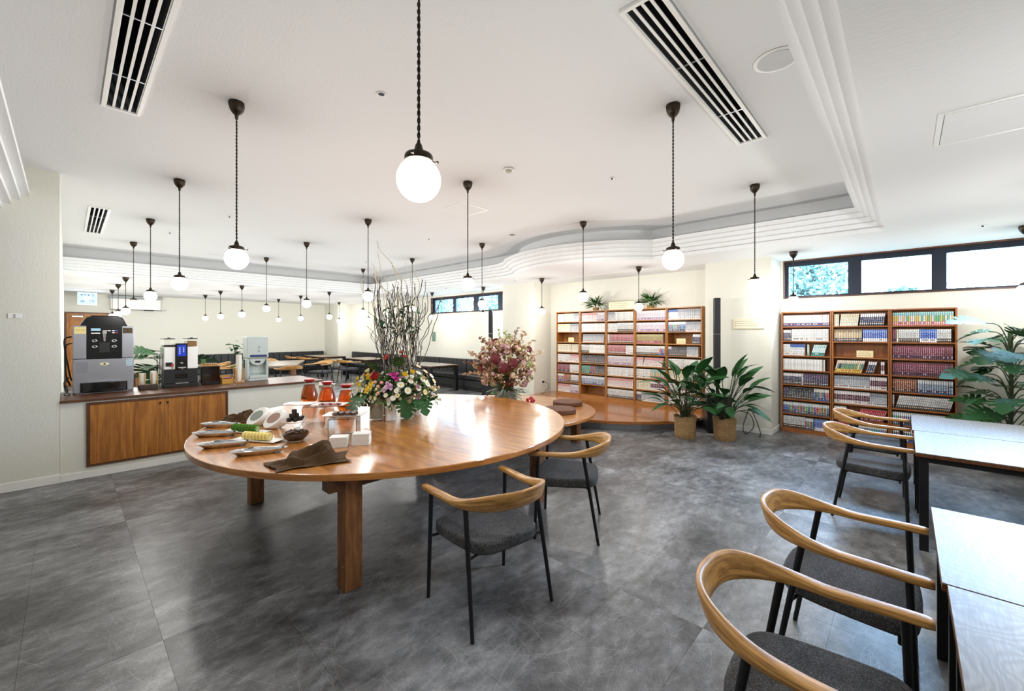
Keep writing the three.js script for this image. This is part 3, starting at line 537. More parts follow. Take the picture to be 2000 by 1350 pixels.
// white and black coffee maker with a touch screen
{
  const t = thing('coffee_maker', 'white and black coffee maker with blue touch screen and clear hoppers', 'coffee machine', [1.055, CT, -7.06]);
  mesh('base', [rb(0.38, 0.05, 0.4, 0.008, 0, 0.0255, -0.18), rb(0.36, 0.19, 0.36, 0.006, 0, 0.146, -0.2)], M.black, t);
  mesh('drip_grille', [rb(0.14, 0.012, 0.06, 0.003, 0, 0.056, 0.012)], M.steel, t);
  mesh('cup_niche', [rb(0.13, 0.06, 0.012, 0.003, 0, 0.15, -0.016)], M.blackGloss, t);
  for (const s of [-1, 1]) mesh('white_shell', [rb(0.115, 0.295, 0.36, 0.006, s * 0.122, 0.39, -0.2)], M.whiteGloss, t);
  mesh('tower', [rb(0.126, 0.34, 0.38, 0.008, 0, 0.415, -0.18)], M.blackGloss, t);
  mesh('touch_screen', [face(0.092, 0.15, 0, 0.49, 0.0115)], std({ color: 0x000008, emissive: 0xffffff, emissiveIntensity: 0.75, emissiveMap: ctex(96, 160, (c, w, h) => { c.fillStyle = '#2c4fe0'; c.fillRect(0, 0, w, h); c.fillStyle = '#dfe8ff'; for (const [x, n] of [[26, 4], [68, 3]]) for (let k = 0; k < n; k++) { c.beginPath(); c.moveTo(x - 10, 34 + k * 26); c.lineTo(x + 10, 34 + k * 26); c.lineTo(x + 6, 48 + k * 26); c.lineTo(x - 6, 48 + k * 26); c.fill(); c.fillRect(x - 8, 50 + k * 26, 16, 3); } }, true, false) }), t);
  mesh('logo', [new THREE.TorusGeometry(0.008, 0.003, 6, 10).translate(-0.005, 0.325, 0.0115), new THREE.TorusGeometry(0.007, 0.003, 6, 10).translate(0.007, 0.322, 0.0115), bx(0.026, 0.004, 0.003, 0, 0.334, 0.0115)], M.steel, t);
  mesh('spout', [rb(0.085, 0.02, 0.03, 0.005, 0, 0.262, 0.02), cy(0.02, 0.014, 0.018, 0, 0.236, 0.02, 14)], M.chrome, t);
  mesh('lever', [rb(0.07, 0.05, 0.012, 0.003, -0.13, 0.31, -0.012), rb(0.03, 0.034, 0.016, 0.005, -0.1, 0.3, 0.004)], M.black, t);
  mesh('lever_tip', [rb(0.028, 0.03, 0.012, 0.004, -0.1, 0.298, 0.014)], hex(0xc01f2c, 0.4), t);
  mesh('steam_wand', [cy(0.006, 0.005, 0.05, -0.1, 0.235, 0.012, 10)], M.chrome, t);
  for (const s of [-1, 1]) {
    mesh('hopper', [span(s * 0.122 - 0.055, s * 0.122 + 0.055, 0.54, 0.64, -0.36, -0.04)], M.acrylic, t);
    mesh('hopper_lid', [rb(0.118, 0.01, 0.34, 0.003, s * 0.122, 0.646, -0.2), rb(0.03, 0.014, 0.03, 0.004, s * 0.122, 0.656, -0.1)], M.black, t);
    mesh('beans', [rb(0.1, s < 0 ? 0.02 : 0.07, 0.29, 0.006, s * 0.122, s < 0 ? 0.552 : 0.578, -0.2)], hex(s < 0 ? 0x2a1a12 : 0x8a6238, 0.9), t);
  }
  const m = thing('milk_cabinet', 'clear glass sided cabinet left of the white coffee maker', 'cabinet', [0.845, CT, -7.2]);
  mesh('frame', [...[-1, 1].flatMap((s) => [-1, 1].map((q) => bx(0.006, 0.44, 0.006, s * 0.012, 0.221, q * 0.13))), bx(0.03, 0.006, 0.27, 0, 0.444, 0), bx(0.03, 0.006, 0.27, 0, 0.004, 0)], M.blackMetal, m);
  mesh('pane', [bx(0.003, 0.43, 0.25, 0, 0.223, 0)], M.acrylic, m);
}
// black display case, packet box, cup holder, water dispenser
{
  const t = thing('display_case', 'low black glossy case between coffee maker and packet box', 'case', [1.385, CT, -7.13]);
  mesh('case', [rb(0.215, 0.255, 0.26, 0.006, 0, 0.1285, -0.1)], M.blackGloss, t);
  mesh('glass_front', [rb(0.19, 0.12, 0.004, 0.001, 0, 0.09, 0.033)], hex(0x140a08, 0.05), t);
  const s = thing('stirrer_tray', 'row of wooden stirrers and green packets on the black case', 'tray', [1.385, CT + 0.257, -7.2]);
  mesh('tray', [bx(0.2, 0.012, 0.12, 0, 0.0065, 0)], M.ash, s);
  for (let k = 0; k < 9; k++) mesh('stirrer', [bx(0.011, 0.022, 0.09, -0.085 + k * 0.021, 0.0245, 0)], M.ash, s);
  mesh('green_packet', [rb(0.05, 0.06, 0.03, 0.006, -0.06, 0.066, -0.02)], hex(0x3c6a2a, 0.6), s);
  const b = thing('packet_box', 'small yellow wooden box of red sugar packets on the worktop', 'box', [1.575, CT, -7.12]);
  mesh('box', [wuv([bx(0.13, 0.07, 0.01, 0, 0.035, 0.07), bx(0.13, 0.115, 0.01, 0, 0.0575, -0.07), bx(0.01, 0.09, 0.13, -0.06, 0.045, 0), bx(0.01, 0.09, 0.13, 0.06, 0.045, 0), bx(0.11, 0.008, 0.13, 0, 0.004, 0)], 0)], hex(0xb98a36, 0.55), b);
  for (let k = 0; k < 8; k++) mesh('packet', [rb(0.1, 0.07, 0.011, 0.003, rr(-0.004, 0.004), 0.05, -0.05 + k * 0.0135)], hex(pick([0xa02430, 0xd8d0c8, 0x7a2a4a, 0xe6dfd6]), 0.6), b);
  const h = thing('cup_holder', 'slim wooden cup holder with white backing beside the water dispenser', 'holder', [1.725, CT, -7.1]);
  mesh('holder', [wuv([bx(0.12, 0.016, 0.12, 0, 0.008, 0), bx(0.012, 0.2, 0.012, -0.052, 0.11, 0.05), bx(0.012, 0.2, 0.012, 0.052, 0.11, 0.05), bx(0.012, 0.22, 0.012, -0.052, 0.12, -0.05), bx(0.012, 0.22, 0.012, 0.052, 0.12, -0.05), bx(0.09, 0.01, 0.008, 0, 0.19, -0.05)], 1)], M.ash, h);
  const q = thing('paper_cup_stack', 'tall column of white paper cups in the slim wooden holder', 'paper cups', [1.725, CT + 0.017, -7.1]);
  for (let k = 0; k < 22; k++) mesh('cup', la([[0, 0], [0.028, 0], [0.038, 0.085], [0.036, 0.086], [0.026, 0.006], [0, 0.006]], 18).translate(0, k * 0.0145, 0), M.paper, q);
  const w = thing('water_dispenser', 'pale grey tabletop cold water dispenser at the end of the counter', 'water dispenser', [2.0, CT, -7.2]);
  M.plastic = hex(0xb9c4c2, 0.35);
  mesh('foot', [rb(0.26, 0.03, 0.24, 0.006, 0, 0.0155, -0.1)], M.plastic, w);
  mesh('body', [rb(0.29, 0.33, 0.24, 0.014, 0, 0.505, -0.11, 3), rb(0.29, 0.3, 0.12, 0.01, 0, 0.18, -0.17, 3)], M.plastic, w);
  for (const s of [-1, 1]) mesh('side_wall', [rb(0.03, 0.3, 0.2, 0.008, s * 0.13, 0.18, -0.1)], M.plastic, w);
  mesh('niche_back', [rb(0.23, 0.2, 0.02, 0.006, 0, 0.2, -0.105)], M.plastic, w);
  mesh('spout_hood', [ext(new THREE.Shape().absellipse(0, 0, 0.105, 0.1, Math.PI, Math.PI * 2, false), 0.05, 0.006).translate(0, 0.335, -0.07)], M.plastic, w);
  mesh('tap', [rb(0.07, 0.028, 0.02, 0.008, 0, 0.285, -0.012)], M.blackGloss, w);
  mesh('push_bar', [rb(0.225, 0.034, 0.01, 0.003, 0.005, 0.375, 0.013)], hex(0x1c2c66, 0.35), w);
  mesh('drip_tray', [rb(0.24, 0.05, 0.19, 0.012, 0, 0.055, -0.075)], M.plastic, w);
  const bristle = (c, pts, s, ox, oy) => { c.beginPath(); pts.forEach(([x, y], k) => (k ? c.lineTo(ox + x * s, oy + y * s) : c.moveTo(ox + x * s, oy + y * s))); c.stroke(); };
  mesh('lettering', [face(0.06, 0.11, 0.01, 0.475, 0.0115)], sheet(96, 176, (c, W, h) => {
    c.fillStyle = '#bcc7c5'; c.fillRect(0, 0, W, h); c.strokeStyle = '#20242c'; c.lineWidth = 5; c.lineCap = 'round';
    for (const p of [[[0.08, 0.14], [0.22, 0.28]], [[0.06, 0.8], [0.26, 0.5]], [[0.6, 0.04], [0.48, 0.24], [0.3, 0.4]], [[0.6, 0.04], [0.74, 0.24], [0.96, 0.4]], [[0.5, 0.38], [0.72, 0.38]], [[0.4, 0.54], [0.86, 0.54], [0.7, 0.76]], [[0.52, 0.64], [0.72, 0.94]]]) bristle(c, p, 72, 12, 8);
    for (const p of [[[0.5, 0.04], [0.5, 0.92], [0.38, 0.84]], [[0.1, 0.32], [0.42, 0.32], [0.3, 0.58], [0.08, 0.78]], [[0.86, 0.22], [0.62, 0.42]], [[0.54, 0.36], [0.7, 0.6], [0.94, 0.8]]]) bristle(c, p, 72, 12, 94);
  }), w);
}

// ---------- things on the big table ----------
const TT = 0.751;
const outline = (pts, y, s = 1) => pts.map(([x, z]) => V(x * s, y, z * s));
// steel serving trays, each with a pair of tongs
{
  const half = [[-0.175, 0.012], [-0.15, 0.04], [-0.1, 0.054], [-0.02, 0.052], [0.08, 0.042], [0.16, 0.026], [0.185, 0.008]], o = half.concat(half.slice().reverse().map(([x, z]) => [x, -z]));
  const place = [[0.921, -3.305, -0.44, 'steel boat tray nearest the draped brown cloth'], [0.803, -3.70, -0.47, 'steel boat tray beside the yellow roll cake plate, at the table rim'], [0.835, -4.13, -0.72, 'steel boat tray at the rim beside the green roll cake plate'], [0.95, -4.5, -0.85, 'steel boat tray beside the brown cloth and white canisters']];
  let tray0, tong0;
  for (const [x, z, a, l] of place) {
    if (!tray0) {
      tray0 = thing('serving_tray', l, 'tray', [x, TT, z], a);
      mesh('tray', [loft([outline(o, 0, 0.72), outline(o, 0.03, 0.96), outline(o, 0.034, 1), outline(o, 0.031, 0.93), outline(o, 0.007, 0.7)])], M.chrome, tray0);
      mesh('foot', [rb(0.03, 0.006, 0.05, 0.002, 0.12, 0.003, 0.0)], M.steel, tray0);
      tong0 = thing('tongs', 'steel tongs lying in the ' + l.replace('steel boat ', '').replace(', at the table rim', ''), 'tongs', [x, TT + 0.026, z], a);
      for (const s of [-1, 1]) mesh('arm', [tb([[0.15, 0.006, s * 0.004], [0.06, 0.012, s * 0.016], [-0.04, 0.016, s * 0.018], [-0.09, 0.012, s * 0.013]], 0.0045, 20), sp(0.018, 0, 0, 0, 12).scale(1.6, 0.45, 0.8).translate(-0.1, 0.009, s * 0.014)], M.chrome, tong0);
      mesh('hinge', [cy(0.009, 0.009, 0.012, 0.15, 0.0, 0, 14)], M.black, tong0);
      mesh('grip', [rb(0.03, 0.014, 0.03, 0.005, -0.045, 0.018, 0)], M.black, tong0);
    } else { dup(tray0, [x, TT, z], a, l); dup(tong0, [x, TT + 0.026, z], a, 'steel tongs lying in the ' + l.replace('steel boat ', '').replace(', at the table rim', '')); }
  }
}
// roll cake slices on white plates
{
  const swirl = (outer, inner, crust) => sheet(128, 128, (c, w, h) => { c.fillStyle = inner; c.fillRect(0, 0, w, h); c.strokeStyle = outer; c.lineWidth = 15; c.beginPath(); for (let a = 0; a < 14; a += 0.1) { const r = 5 + a * 3.9; c.lineTo(64 + r * Math.cos(a), 64 + r * Math.sin(a)); } c.stroke(); c.strokeStyle = crust; c.lineWidth = 7; c.beginPath(); c.arc(64, 64, 60, 0, 7); c.stroke(); }, { roughness: 0.85 });
  const rim = (a, b) => std({ map: ptex(128, 64, (u, v) => mix3(a, b, fbm(u, v, 16, 16, 3, 41))), roughness: 0.9 });
  for (const [x, z, a, what, n, side, top, place] of [[1.05, -4.1, -1.02, 'green', 8, rim([40, 84, 10], [98, 150, 30]), swirl('#5c8a20', '#e9ecd0', '#3c6a10'), 'nearer the white canisters'], [1.03, -3.71, -1.04, 'yellow', 8, rim([232, 204, 104], [252, 240, 172]), swirl('#f0d878', '#fbf6dc', '#d8a848'), 'nearer the glass bowl']]) {
    const p = thing('rectangular_plate', `white rectangular plate under ${what} roll cake slices`, 'plate', [x, TT, z], a);
    mesh('plate', [loft([[[-0.17, -0.05], [0.17, -0.05], [0.17, 0.05], [-0.17, 0.05]], 0].slice(0, 1).flatMap((q) => [outline(q, 0), outline(q, 0.008, 1.16), outline(q, 0.012, 1.18), outline(q, 0.006, 1.0)]))], M.whiteGloss, p);
    for (let k = 0; k < n; k++) {
      const d = -0.115 + k * 0.031, s = thing('cake_slice', `${what} roll cake slice standing in a row on white plate`, 'cake', [x + d * Math.cos(a), TT + 0.0065, z - d * Math.sin(a)], a, `${what} roll cake slices`);
      mesh('sponge', [la([[0, -0.0142], [0.026, -0.0142], [0.031, -0.0085], [0.031, 0.0085], [0.026, 0.0142], [0, 0.0142]], 28).rotateZ(Math.PI / 2).translate(0, 0.031, 0)], side, s);
      for (const q of [-1, 1]) mesh('swirl_face', [new THREE.CircleGeometry(0.026, 24).rotateY(q * Math.PI / 2).translate(q * 0.0145, 0.031, 0)], top, s);
    }
  }
}
// white egg-shaped canisters with slanted windows
{
  const n = V(-0.62, 0.62, 0.48).normalize(), d = 0.03;
  const make = (x, z, l, tint) => {
    const g = new THREE.SphereGeometry(1, 40, 28), p = g.attributes.position, v = V(0, 0, 0);
    for (let i = 0; i < p.count; i++) { v.fromBufferAttribute(p, i); v.set(v.x * 0.105, v.y * 0.088, v.z * 0.085); v.y = Math.max(v.y, -0.074); v.x += v.y * 0.25; const k = v.dot(n) - d; if (k > 0) v.addScaledVector(n, -k); p.setXYZ(i, v.x, v.y + 0.0745, v.z); }
    g.computeVertexNormals();
    const t = thing('canister', l, 'canister', [x, TT, z], -0.35);
    mesh('shell', [toCreasedNormals(nrm(g), 0.6)], M.whiteGloss, t);
    const q = new THREE.Quaternion().setFromUnitVectors(V(0, 0, 1), n);
    mesh('lid_window', [new THREE.CircleGeometry(0.062, 32).scale(1.15, 0.82, 1).applyQuaternion(q).translate(...n.clone().multiplyScalar(d + 0.0016).add(V(0, 0.0745, 0)).toArray())], hex(tint, 0.12), t);
  };
  make(1.21, -4.32, 'white egg-shaped canister with greyish slanted window beside brown cloth', 0x8f9a90);
  make(1.28, -4.09, 'white egg-shaped canister with pinkish slanted window near the chocolates', 0xa8877c);
}
// chocolate cubes on a footed glass dish
{
  const x = 1.36, z = -3.86, t = thing('glass_dish', 'footed clear glass dish holding dark chocolate cubes', 'dish', [x, TT, z]);
  mesh('dish', [la([[0, 0.0], [0.045, 0.0], [0.04, 0.006], [0.012, 0.012], [0.01, 0.055], [0.03, 0.066], [0.1, 0.078], [0.112, 0.086], [0.111, 0.089], [0.098, 0.082], [0.03, 0.072], [0, 0.071]], 36)], M.glass, t);
  M.choc = hex(0x1c0f0a, 0.45);
  const c0 = [[-0.05, 0, 0.0], [-0.012, 0, 0.028], [0.03, 0, 0.012], [-0.01, 0, -0.03], [0.062, 0, -0.02], [0.028, 0, -0.045], [-0.03, 1, 0.004], [0.012, 1, -0.008], [-0.008, 2, 0.0]];
  for (const [a, b, e] of c0) tag(mesh('chocolate_cube', [rb(0.034, 0.034, 0.034, 0.004, 0, 0.017, 0)], M.choc), 'dark chocolate cube piled on the footed glass dish', 'chocolate', 'chocolate cubes on the glass dish').position.set(x + a, TT + 0.0835 + b * 0.0345, z + e);
}
// glass bowl of coffee jelly with a ladle
{
  const t = thing('glass_bowl', 'clear glass bowl of dark glossy jelly', 'bowl', [1.235, TT, -3.5]);
  mesh('bowl', [la([[0, 0.0], [0.06, 0.0], [0.085, 0.02], [0.11, 0.06], [0.126, 0.112], [0.129, 0.116], [0.125, 0.116], [0.107, 0.062], [0.082, 0.024], [0.058, 0.005], [0, 0.005]], 44)], M.glass, t);
  mesh('jelly', [la([[0, 0.007], [0.056, 0.007], [0.08, 0.026], [0.099, 0.056], [0.06, 0.062], [0, 0.064]], 32), ...Array.from({ length: 46 }, () => { const a = rnd() * 6.28, r = Math.sqrt(rnd()) * 0.082; return rb(0.022, 0.018, 0.022, 0.004).rotateY(rnd() * 3).rotateZ(rr(-0.5, 0.5)).translate(r * Math.cos(a), 0.064 + rnd() * 0.008, r * Math.sin(a)); })], hex(0x060404, 0.06), t).userData.kind = 'stuff';
  const l = thing('ladle', 'steel ladle leaning in the bowl of dark jelly', 'ladle', [1.235, TT, -3.5]);
  mesh('handle', [bar([0.03, 0.08, -0.02], [0.115, 0.165, -0.1], 0.004)], M.chrome, l);
  mesh('cup', [sp(0.022, 0.02, 0.082, -0.012, 14)], M.chrome, l);
}
// acrylic risers with plates of sweets
const PL = (name, label, x, y, z, a, w, d, dish = 0.014) => {
  const t = thing(name, label, 'plate', [x, y, z], a), q = [], N = 10;
  for (const [sx, sz] of [[1, 1], [-1, 1], [-1, -1], [1, -1]]) for (let k = 0; k <= N; k++) { const e = k / N * Math.PI / 2, c = sx * sz > 0 ? Math.cos(e) : Math.sin(e), s = sx * sz > 0 ? Math.sin(e) : Math.cos(e), r = 0.03; q.push([sx * (w / 2 - r + r * c), sz * (d / 2 - r + r * s)]); }
  mesh('plate', [loft([outline(q, 0, 0.72), outline(q, dish, 0.99), outline(q, dish + 0.003, 1), outline(q, dish + 0.001, 0.96), outline(q, 0.005, 0.72)].map((r) => r.slice().reverse()))], M.whiteGloss, t);
  return t;
};
{
  const riser = (x, z, a, w, d, h, l) => { const t = thing('acrylic_riser', l, 'riser', [x, TT, z], a); mesh('top_panel', [bx(w, 0.004, d, 0, h - 0.002, 0)], M.acrylicSolid, t); for (const s of [-1, 1]) mesh('side_panel', [bx(0.004, h - 0.0045, d, s * (w / 2 - 0.002), (h - 0.0045) / 2, 0)], M.acrylicSolid, t); mesh('back_panel', [bx(w - 0.009, h - 0.0045, 0.004, 0, (h - 0.0045) / 2, -d / 2 + 0.002)], M.acrylicSolid, t); };
  riser(1.555, -3.33, -0.59, 0.21, 0.27, 0.172, 'clear acrylic riser under the plate of square chocolates');
  riser(1.60, -3.97, -0.8, 0.2, 0.2, 0.176, 'clear acrylic riser under the plates of pink sweets');
  PL('square_plate', 'white curved plate with chocolates on the acrylic riser', 1.56, TT + 0.1725, -3.33, -0.72, 0.32, 0.2);
  const m = [hex(0x3a1c10, 0.4), hex(0x5c3420, 0.5)];
  for (let i = 0; i < 4; i++) for (let j = 0; j < 2; j++) { const u = -0.075 + i * 0.048, w = -0.025 + j * 0.05, a = -0.72; tag(mesh('chocolate', [rb(0.036, 0.026, 0.036, 0.005, 0, 0.013, 0)], m[(i + j) % 2]), 'square brown chocolate on the white curved plate', 'chocolate', 'square chocolates on the curved plate').position.set(1.56 + u * Math.cos(a) + w * Math.sin(a), TT + 0.178, -3.33 - u * Math.sin(a) + w * Math.cos(a)); }
  PL('long_plate', 'bare white long plate on the rear acrylic riser', 1.50, TT + 0.1765, -4.14, -0.8, 0.26, 0.16, 0.01);
  PL('long_plate', 'white long plate of pink sweets on the rear acrylic riser', 1.67, TT + 0.1765, -3.88, -0.8, 0.3, 0.18, 0.012);
  for (let k = 0; k < 16; k++) { const u = -0.085 + (k % 8) * 0.024, w = -0.02 + (k >> 3) * 0.036, a = -0.8; tag(mesh('sweet', [rb(0.02, 0.014, 0.028, 0.005, 0, 0.007, 0)], hex(k % 3 ? 0xc98a8a : 0x5a2c34, 0.6)), 'small pink or dark sweet on the long white plate', 'sweet', 'sweets on the long plate').position.set(1.67 + u * Math.cos(a) + w * Math.sin(a), TT + 0.182, -3.88 - u * Math.sin(a) + w * Math.cos(a)); }
  const tent = thing('paper_tent', 'small folded white paper tent between the acrylic risers', 'card', [1.60, TT, -3.74], -0.4);
  mesh('card', [ext(poly([[-0.045, 0], [0.045, 0], [0.004, 0.13], [-0.004, 0.13]]), 0.003).translate(0, 0, 0.012), ext(poly([[-0.045, 0], [0.045, 0], [0.004, 0.13], [-0.004, 0.13]]), 0.003).translate(0, 0, -0.012)], M.paper, tent);
  for (const [x, z, a, h, n, l] of [[1.40, -3.09, -0.62, 0.075, 14, 'stack of white square cards under riser corner, beside brown cloth'], [1.545, -3.03, -0.66, 0.085, 16, 'stack of white square cards farther from the brown cloth']]) {
    const s = thing('card_stack', l, 'cards', [x, TT, z], a);
    for (let k = 0; k < n; k++) mesh('card', [bx(0.125, h / n - 0.0008, 0.1, rr(-0.001, 0.001), (k + 0.5) * h / n, rr(-0.001, 0.001))], M.white, s);
  }
}
// jugs of amber tea with red lids
{
  M.tea = phy({ color: 0xffffff, roughness: 0.03, transmission: 1, thickness: 0.1, ior: 1.33, attenuationColor: new THREE.Color(0.80, 0.42, 0.08), attenuationDistance: 0.055 });
  M.redLid = hex(0xa30f16, 0.3);
  const pr = [[0.05, 0.004], [0.075, 0.015], [0.096, 0.06], [0.093, 0.105], [0.075, 0.18], [0.06, 0.235], [0.052, 0.262]];
  [[1.98, -5.17, 'full to the neck, nearest the counter'], [2.02, -4.77, 'standing between the other two'], [2.05, -4.36, 'nearest the bouquet']].forEach(([x, z, l]) => {
    const t = thing('tea_jug', 'glass jug of amber tea with red lid, ' + l, 'jug', [x, TT, z]);
    mesh('glass', [la([[0, 0], ...pr.map(([r, y]) => [r, y]), [0.054, 0.272], [0.0525, 0.272]], 32)], M.glass, t);
    mesh('tea', [la([[0, 0.006], ...pr.slice(0, 6).map(([r, y]) => [r - 0.004, y + 0.003]), [0, 0.2382]], 32)], M.tea, t);
    mesh('lid', [la([[0, 0.262], [0.046, 0.262], [0.046, 0.276], [0.06, 0.282], [0.062, 0.294], [0.05, 0.3], [0.018, 0.296], [0, 0.297]], 28)], M.redLid, t);
    mesh('lid_clip', [tb([[0.05, 0.262, 0.02], [0.07, 0.25, 0.025], [0.07, 0.235, 0.03], [0.056, 0.235, 0.02]], 0.003, 12)], M.chrome, t);
  });
}
// brown cloths bunched over low boxes
function cloth(label, x, z, a, w, d, hgt, s) {
  const nx = 52, nz = 34, g = new THREE.PlaneGeometry(1, 1, nx, nz), p = g.attributes.position;
  for (let i = 0; i < p.count; i++) {
    let u = p.getX(i) * 2, v = p.getY(i) * 2; const edge = Math.max(Math.abs(u), Math.abs(v)), wob = 1 + 0.3 * (fbm(Math.atan2(v, u) / 6.2832 + 0.5, 0.37, 9, 3, 2, s) - 0.5) * 2;
    const X = u * w / 2 * wob, Z = v * d / 2 * wob, r = Math.pow(Math.pow(Math.abs(u), 3) + Math.pow(Math.abs(v), 3), 1 / 3), ang = Math.atan2(v, u);
    const rim = 0.5 + 0.05 * Math.sin(ang * 3 + s), up = r < rim ? 0.3 + 0.7 * ss(rim - 0.3, rim - 0.04, r) : 1 - ss(rim + 0.02, rim + 0.24 + 0.08 * Math.sin(ang * 5 + s), r);
    const pleat = Math.abs(fbm(ang / 6.2832 + 0.5, r * 0.6 + 0.1, 11, 2, 2, s + 4) - 0.5) * 2, fold = fbm(u * 0.5 + 0.5, v * 0.5 + 0.5, 5, 7, 3, s + 8) - 0.5;
    p.setXYZ(i, X, 0.004 + hgt * Math.max(0, up * (0.8 + 0.55 * fold + 0.3 * Math.sin(ang + 2.2))) + pleat * 0.03 * ss(0.3, 0.75, r) * (1 - 0.6 * ss(0.9, 1.1, r)), Z);
  }
  const m = mesh('draped_cloth', [wuv(g, 0, 0.2, 0.2)], M.brownCloth); m.position.set(x, TT, z); m.rotation.y = a; g.computeVertexNormals(); m.geometry.computeVertexNormals();
  m.geometry = toCreasedNormals(m.geometry, 0.9);
  return tag(m, label, 'cloth');
}
M.brownCloth.bumpMap = plasterBump; M.brownCloth.bumpScale = 0.002;
cloth('brown cloth bunched up at the table rim beside the card stacks', 1.10, -2.83, -0.25, 0.46, 0.25, 0.085, 301);
cloth('brown cloth bunched up behind the white canisters', 1.13, -4.66, -0.75, 0.36, 0.2, 0.075, 331);

// ---------- leaves and blooms ----------
function leafGeo(L, W, bend, fold, n = 6, pow = 0.8) {
  const pos = [], uv = [], idx = []; let y = 0, z = 0;
  for (let i = 0; i <= n; i++) {
    const t = i / n, a = bend * t, w = i === n ? 0 : W / 2 * Math.pow(Math.sin(Math.PI * Math.pow(cl(t, 0.015, 1), pow)), 0.8);
    if (i) { y += L / n * Math.cos(a); z += L / n * Math.sin(a); }
    for (const s of [-1, 0, 1]) { const f = s ? fold * w : 0; pos.push(s * w, y - f * Math.sin(a), z - f * Math.cos(a) * -1 * -1 + (s ? -0 : 0)); uv.push(0.5 + s * 0.5, t); }
  }
  for (let i = 0; i < n; i++) for (let j = 0; j < 2; j++) { const a = i * 3 + j; idx.push(a, a + 1, a + 3, a + 1, a + 4, a + 3); }
  const g = new THREE.BufferGeometry(); g.setAttribute('position', new THREE.Float32BufferAttribute(pos, 3)); g.setAttribute('uv', new THREE.Float32BufferAttribute(uv, 2)); g.setIndex(idx); g.computeVertexNormals(); return g;
}
function monsteraGeo(bend = 0.25) {
  const h = [[0.0, 0.05], [0.1, -0.05], [0.26, -0.03], [0.42, 0.09], [0.24, 0.16], [0.5, 0.2], [0.53, 0.33], [0.22, 0.31], [0.52, 0.4], [0.51, 0.53], [0.2, 0.46], [0.46, 0.6], [0.4, 0.72], [0.15, 0.6], [0.31, 0.8], [0.14, 0.94], [0, 1.03]], s = poly(h.concat(h.slice(1, -1).reverse().map(([x, y]) => [-x, y])));
  for (const q of [-1, 1]) for (const y of [0.25, 0.42]) s.holes.push(poly([[q * 0.05, y], [q * 0.1, y + 0.02], [q * 0.13, y + 0.07], [q * 0.07, y + 0.05]]));
  const g = new THREE.ShapeGeometry(s), p = g.attributes.position;
  for (let i = 0; i < p.count; i++) { const x = p.getX(i), y = p.getY(i); p.setXYZ(i, x, y * (1 - 0.1 * bend), bend * y * y - 0.28 * x * x); }
  g.computeVertexNormals(); return g;
}
const E3 = new THREE.Euler();
// put a leaf that grows along +y at a point: azimuth az, el above the horizon
const aim = (o, x, y, z, az, el, roll = 0, s = 1) => { o.position.set(x, y, z); o.quaternion.setFromEuler(E3.set(0, az, 0)).multiply(new THREE.Quaternion().setFromEuler(new THREE.Euler(Math.PI / 2 - el, 0, 0))).multiply(new THREE.Quaternion().setFromEuler(new THREE.Euler(0, roll, 0))); o.scale.setScalar(s); return o; };
const dirOf = (az, el) => V(Math.sin(az) * Math.cos(el), Math.sin(el), Math.cos(az) * Math.cos(el));
const LANCE = [leafGeo(0.36, 0.165, 0.55, 0.3, 8), leafGeo(0.34, 0.15, 0.9, 0.35, 8), leafGeo(0.40, 0.11, 1.1, 0.35, 8)], SPEAR = [leafGeo(0.16, 0.03, 0.5, 0.3, 4), leafGeo(0.13, 0.026, 0.9, 0.3, 4)], OVAL = leafGeo(0.085, 0.042, 0.4, 0.25, 4), MON = [monsteraGeo(0.2), monsteraGeo(0.38)];
function potPlant(label, x, z, list, avoid) {
  const t = thing('potted_plant', label, 'plant', [x, 0, z]), pr = [];
  for (const [r, y] of [[0.14, 0], [0.152, 0.02], [0.15, 0.12], [0.156, 0.24], [0.163, 0.3], [0.168, 0.325], [0.15, 0.322], [0.145, 0.29]]) { const ring = []; for (let k = 0; k < 28; k++) { const a = -k / 28 * 6.2832, q = r * (1 + 0.05 * (fbm(k / 28, y, 7, 3, 2, x * 10 | 0) - 0.5)); ring.push(V(q * Math.cos(a), y + (y > 0.28 ? 0.016 * Math.sin(a * 3 + x) : 0), q * Math.sin(a))); } pr.push(ring); }
  mesh('burlap_pot', [wuv(toCreasedNormals(nrm(loft(pr)), 1.0), 0, 0.16, 0.16)], M.burlap, t).userData.label = 'burlap wrapped pot';
  const stems = [];
  for (const [az, el, len, k, le] of list) {
    if (avoid !== undefined && Math.cos(az - avoid) > 0.72) continue;
    const d = dirOf(az, el), b = V(rr(-0.05, 0.05), 0.29, rr(-0.05, 0.05)), e = b.clone().addScaledVector(d, len), m = b.clone().lerp(e, 0.5).add(V(0, 0.05, 0));
    stems.push(tb([b, m, e], 0.0055, 10, 5));
    aim(mesh('leaf', LANCE[k], M.leaf, t), e.x, e.y, e.z, az, le, rr(-0.5, 0.5), rr(0.85, 1.12));
  }
  mesh('stems', stems, M.stem, t);
}
{
  const mk = (n, s) => { seed = s; const o = []; for (let k = 0; k < n; k++) { const q = k / n, az = k * 2.4 + rr(-0.3, 0.3), el = 1.35 - 0.75 * q + rr(-0.1, 0.1); o.push([az, el, 0.72 - 0.42 * q + rr(-0.06, 0.08), k % 3, 1.35 - 1.1 * q + rr(-0.25, 0.2)]); } return o; };
  potPlant('leafy green plant in burlap pot standing before the platform', 6.48, -2.46, mk(44, 11));
  potPlant('taller leafy green plant in burlap pot beside the black speaker', 6.76, -1.98, mk(56, 27), 2.06);
}
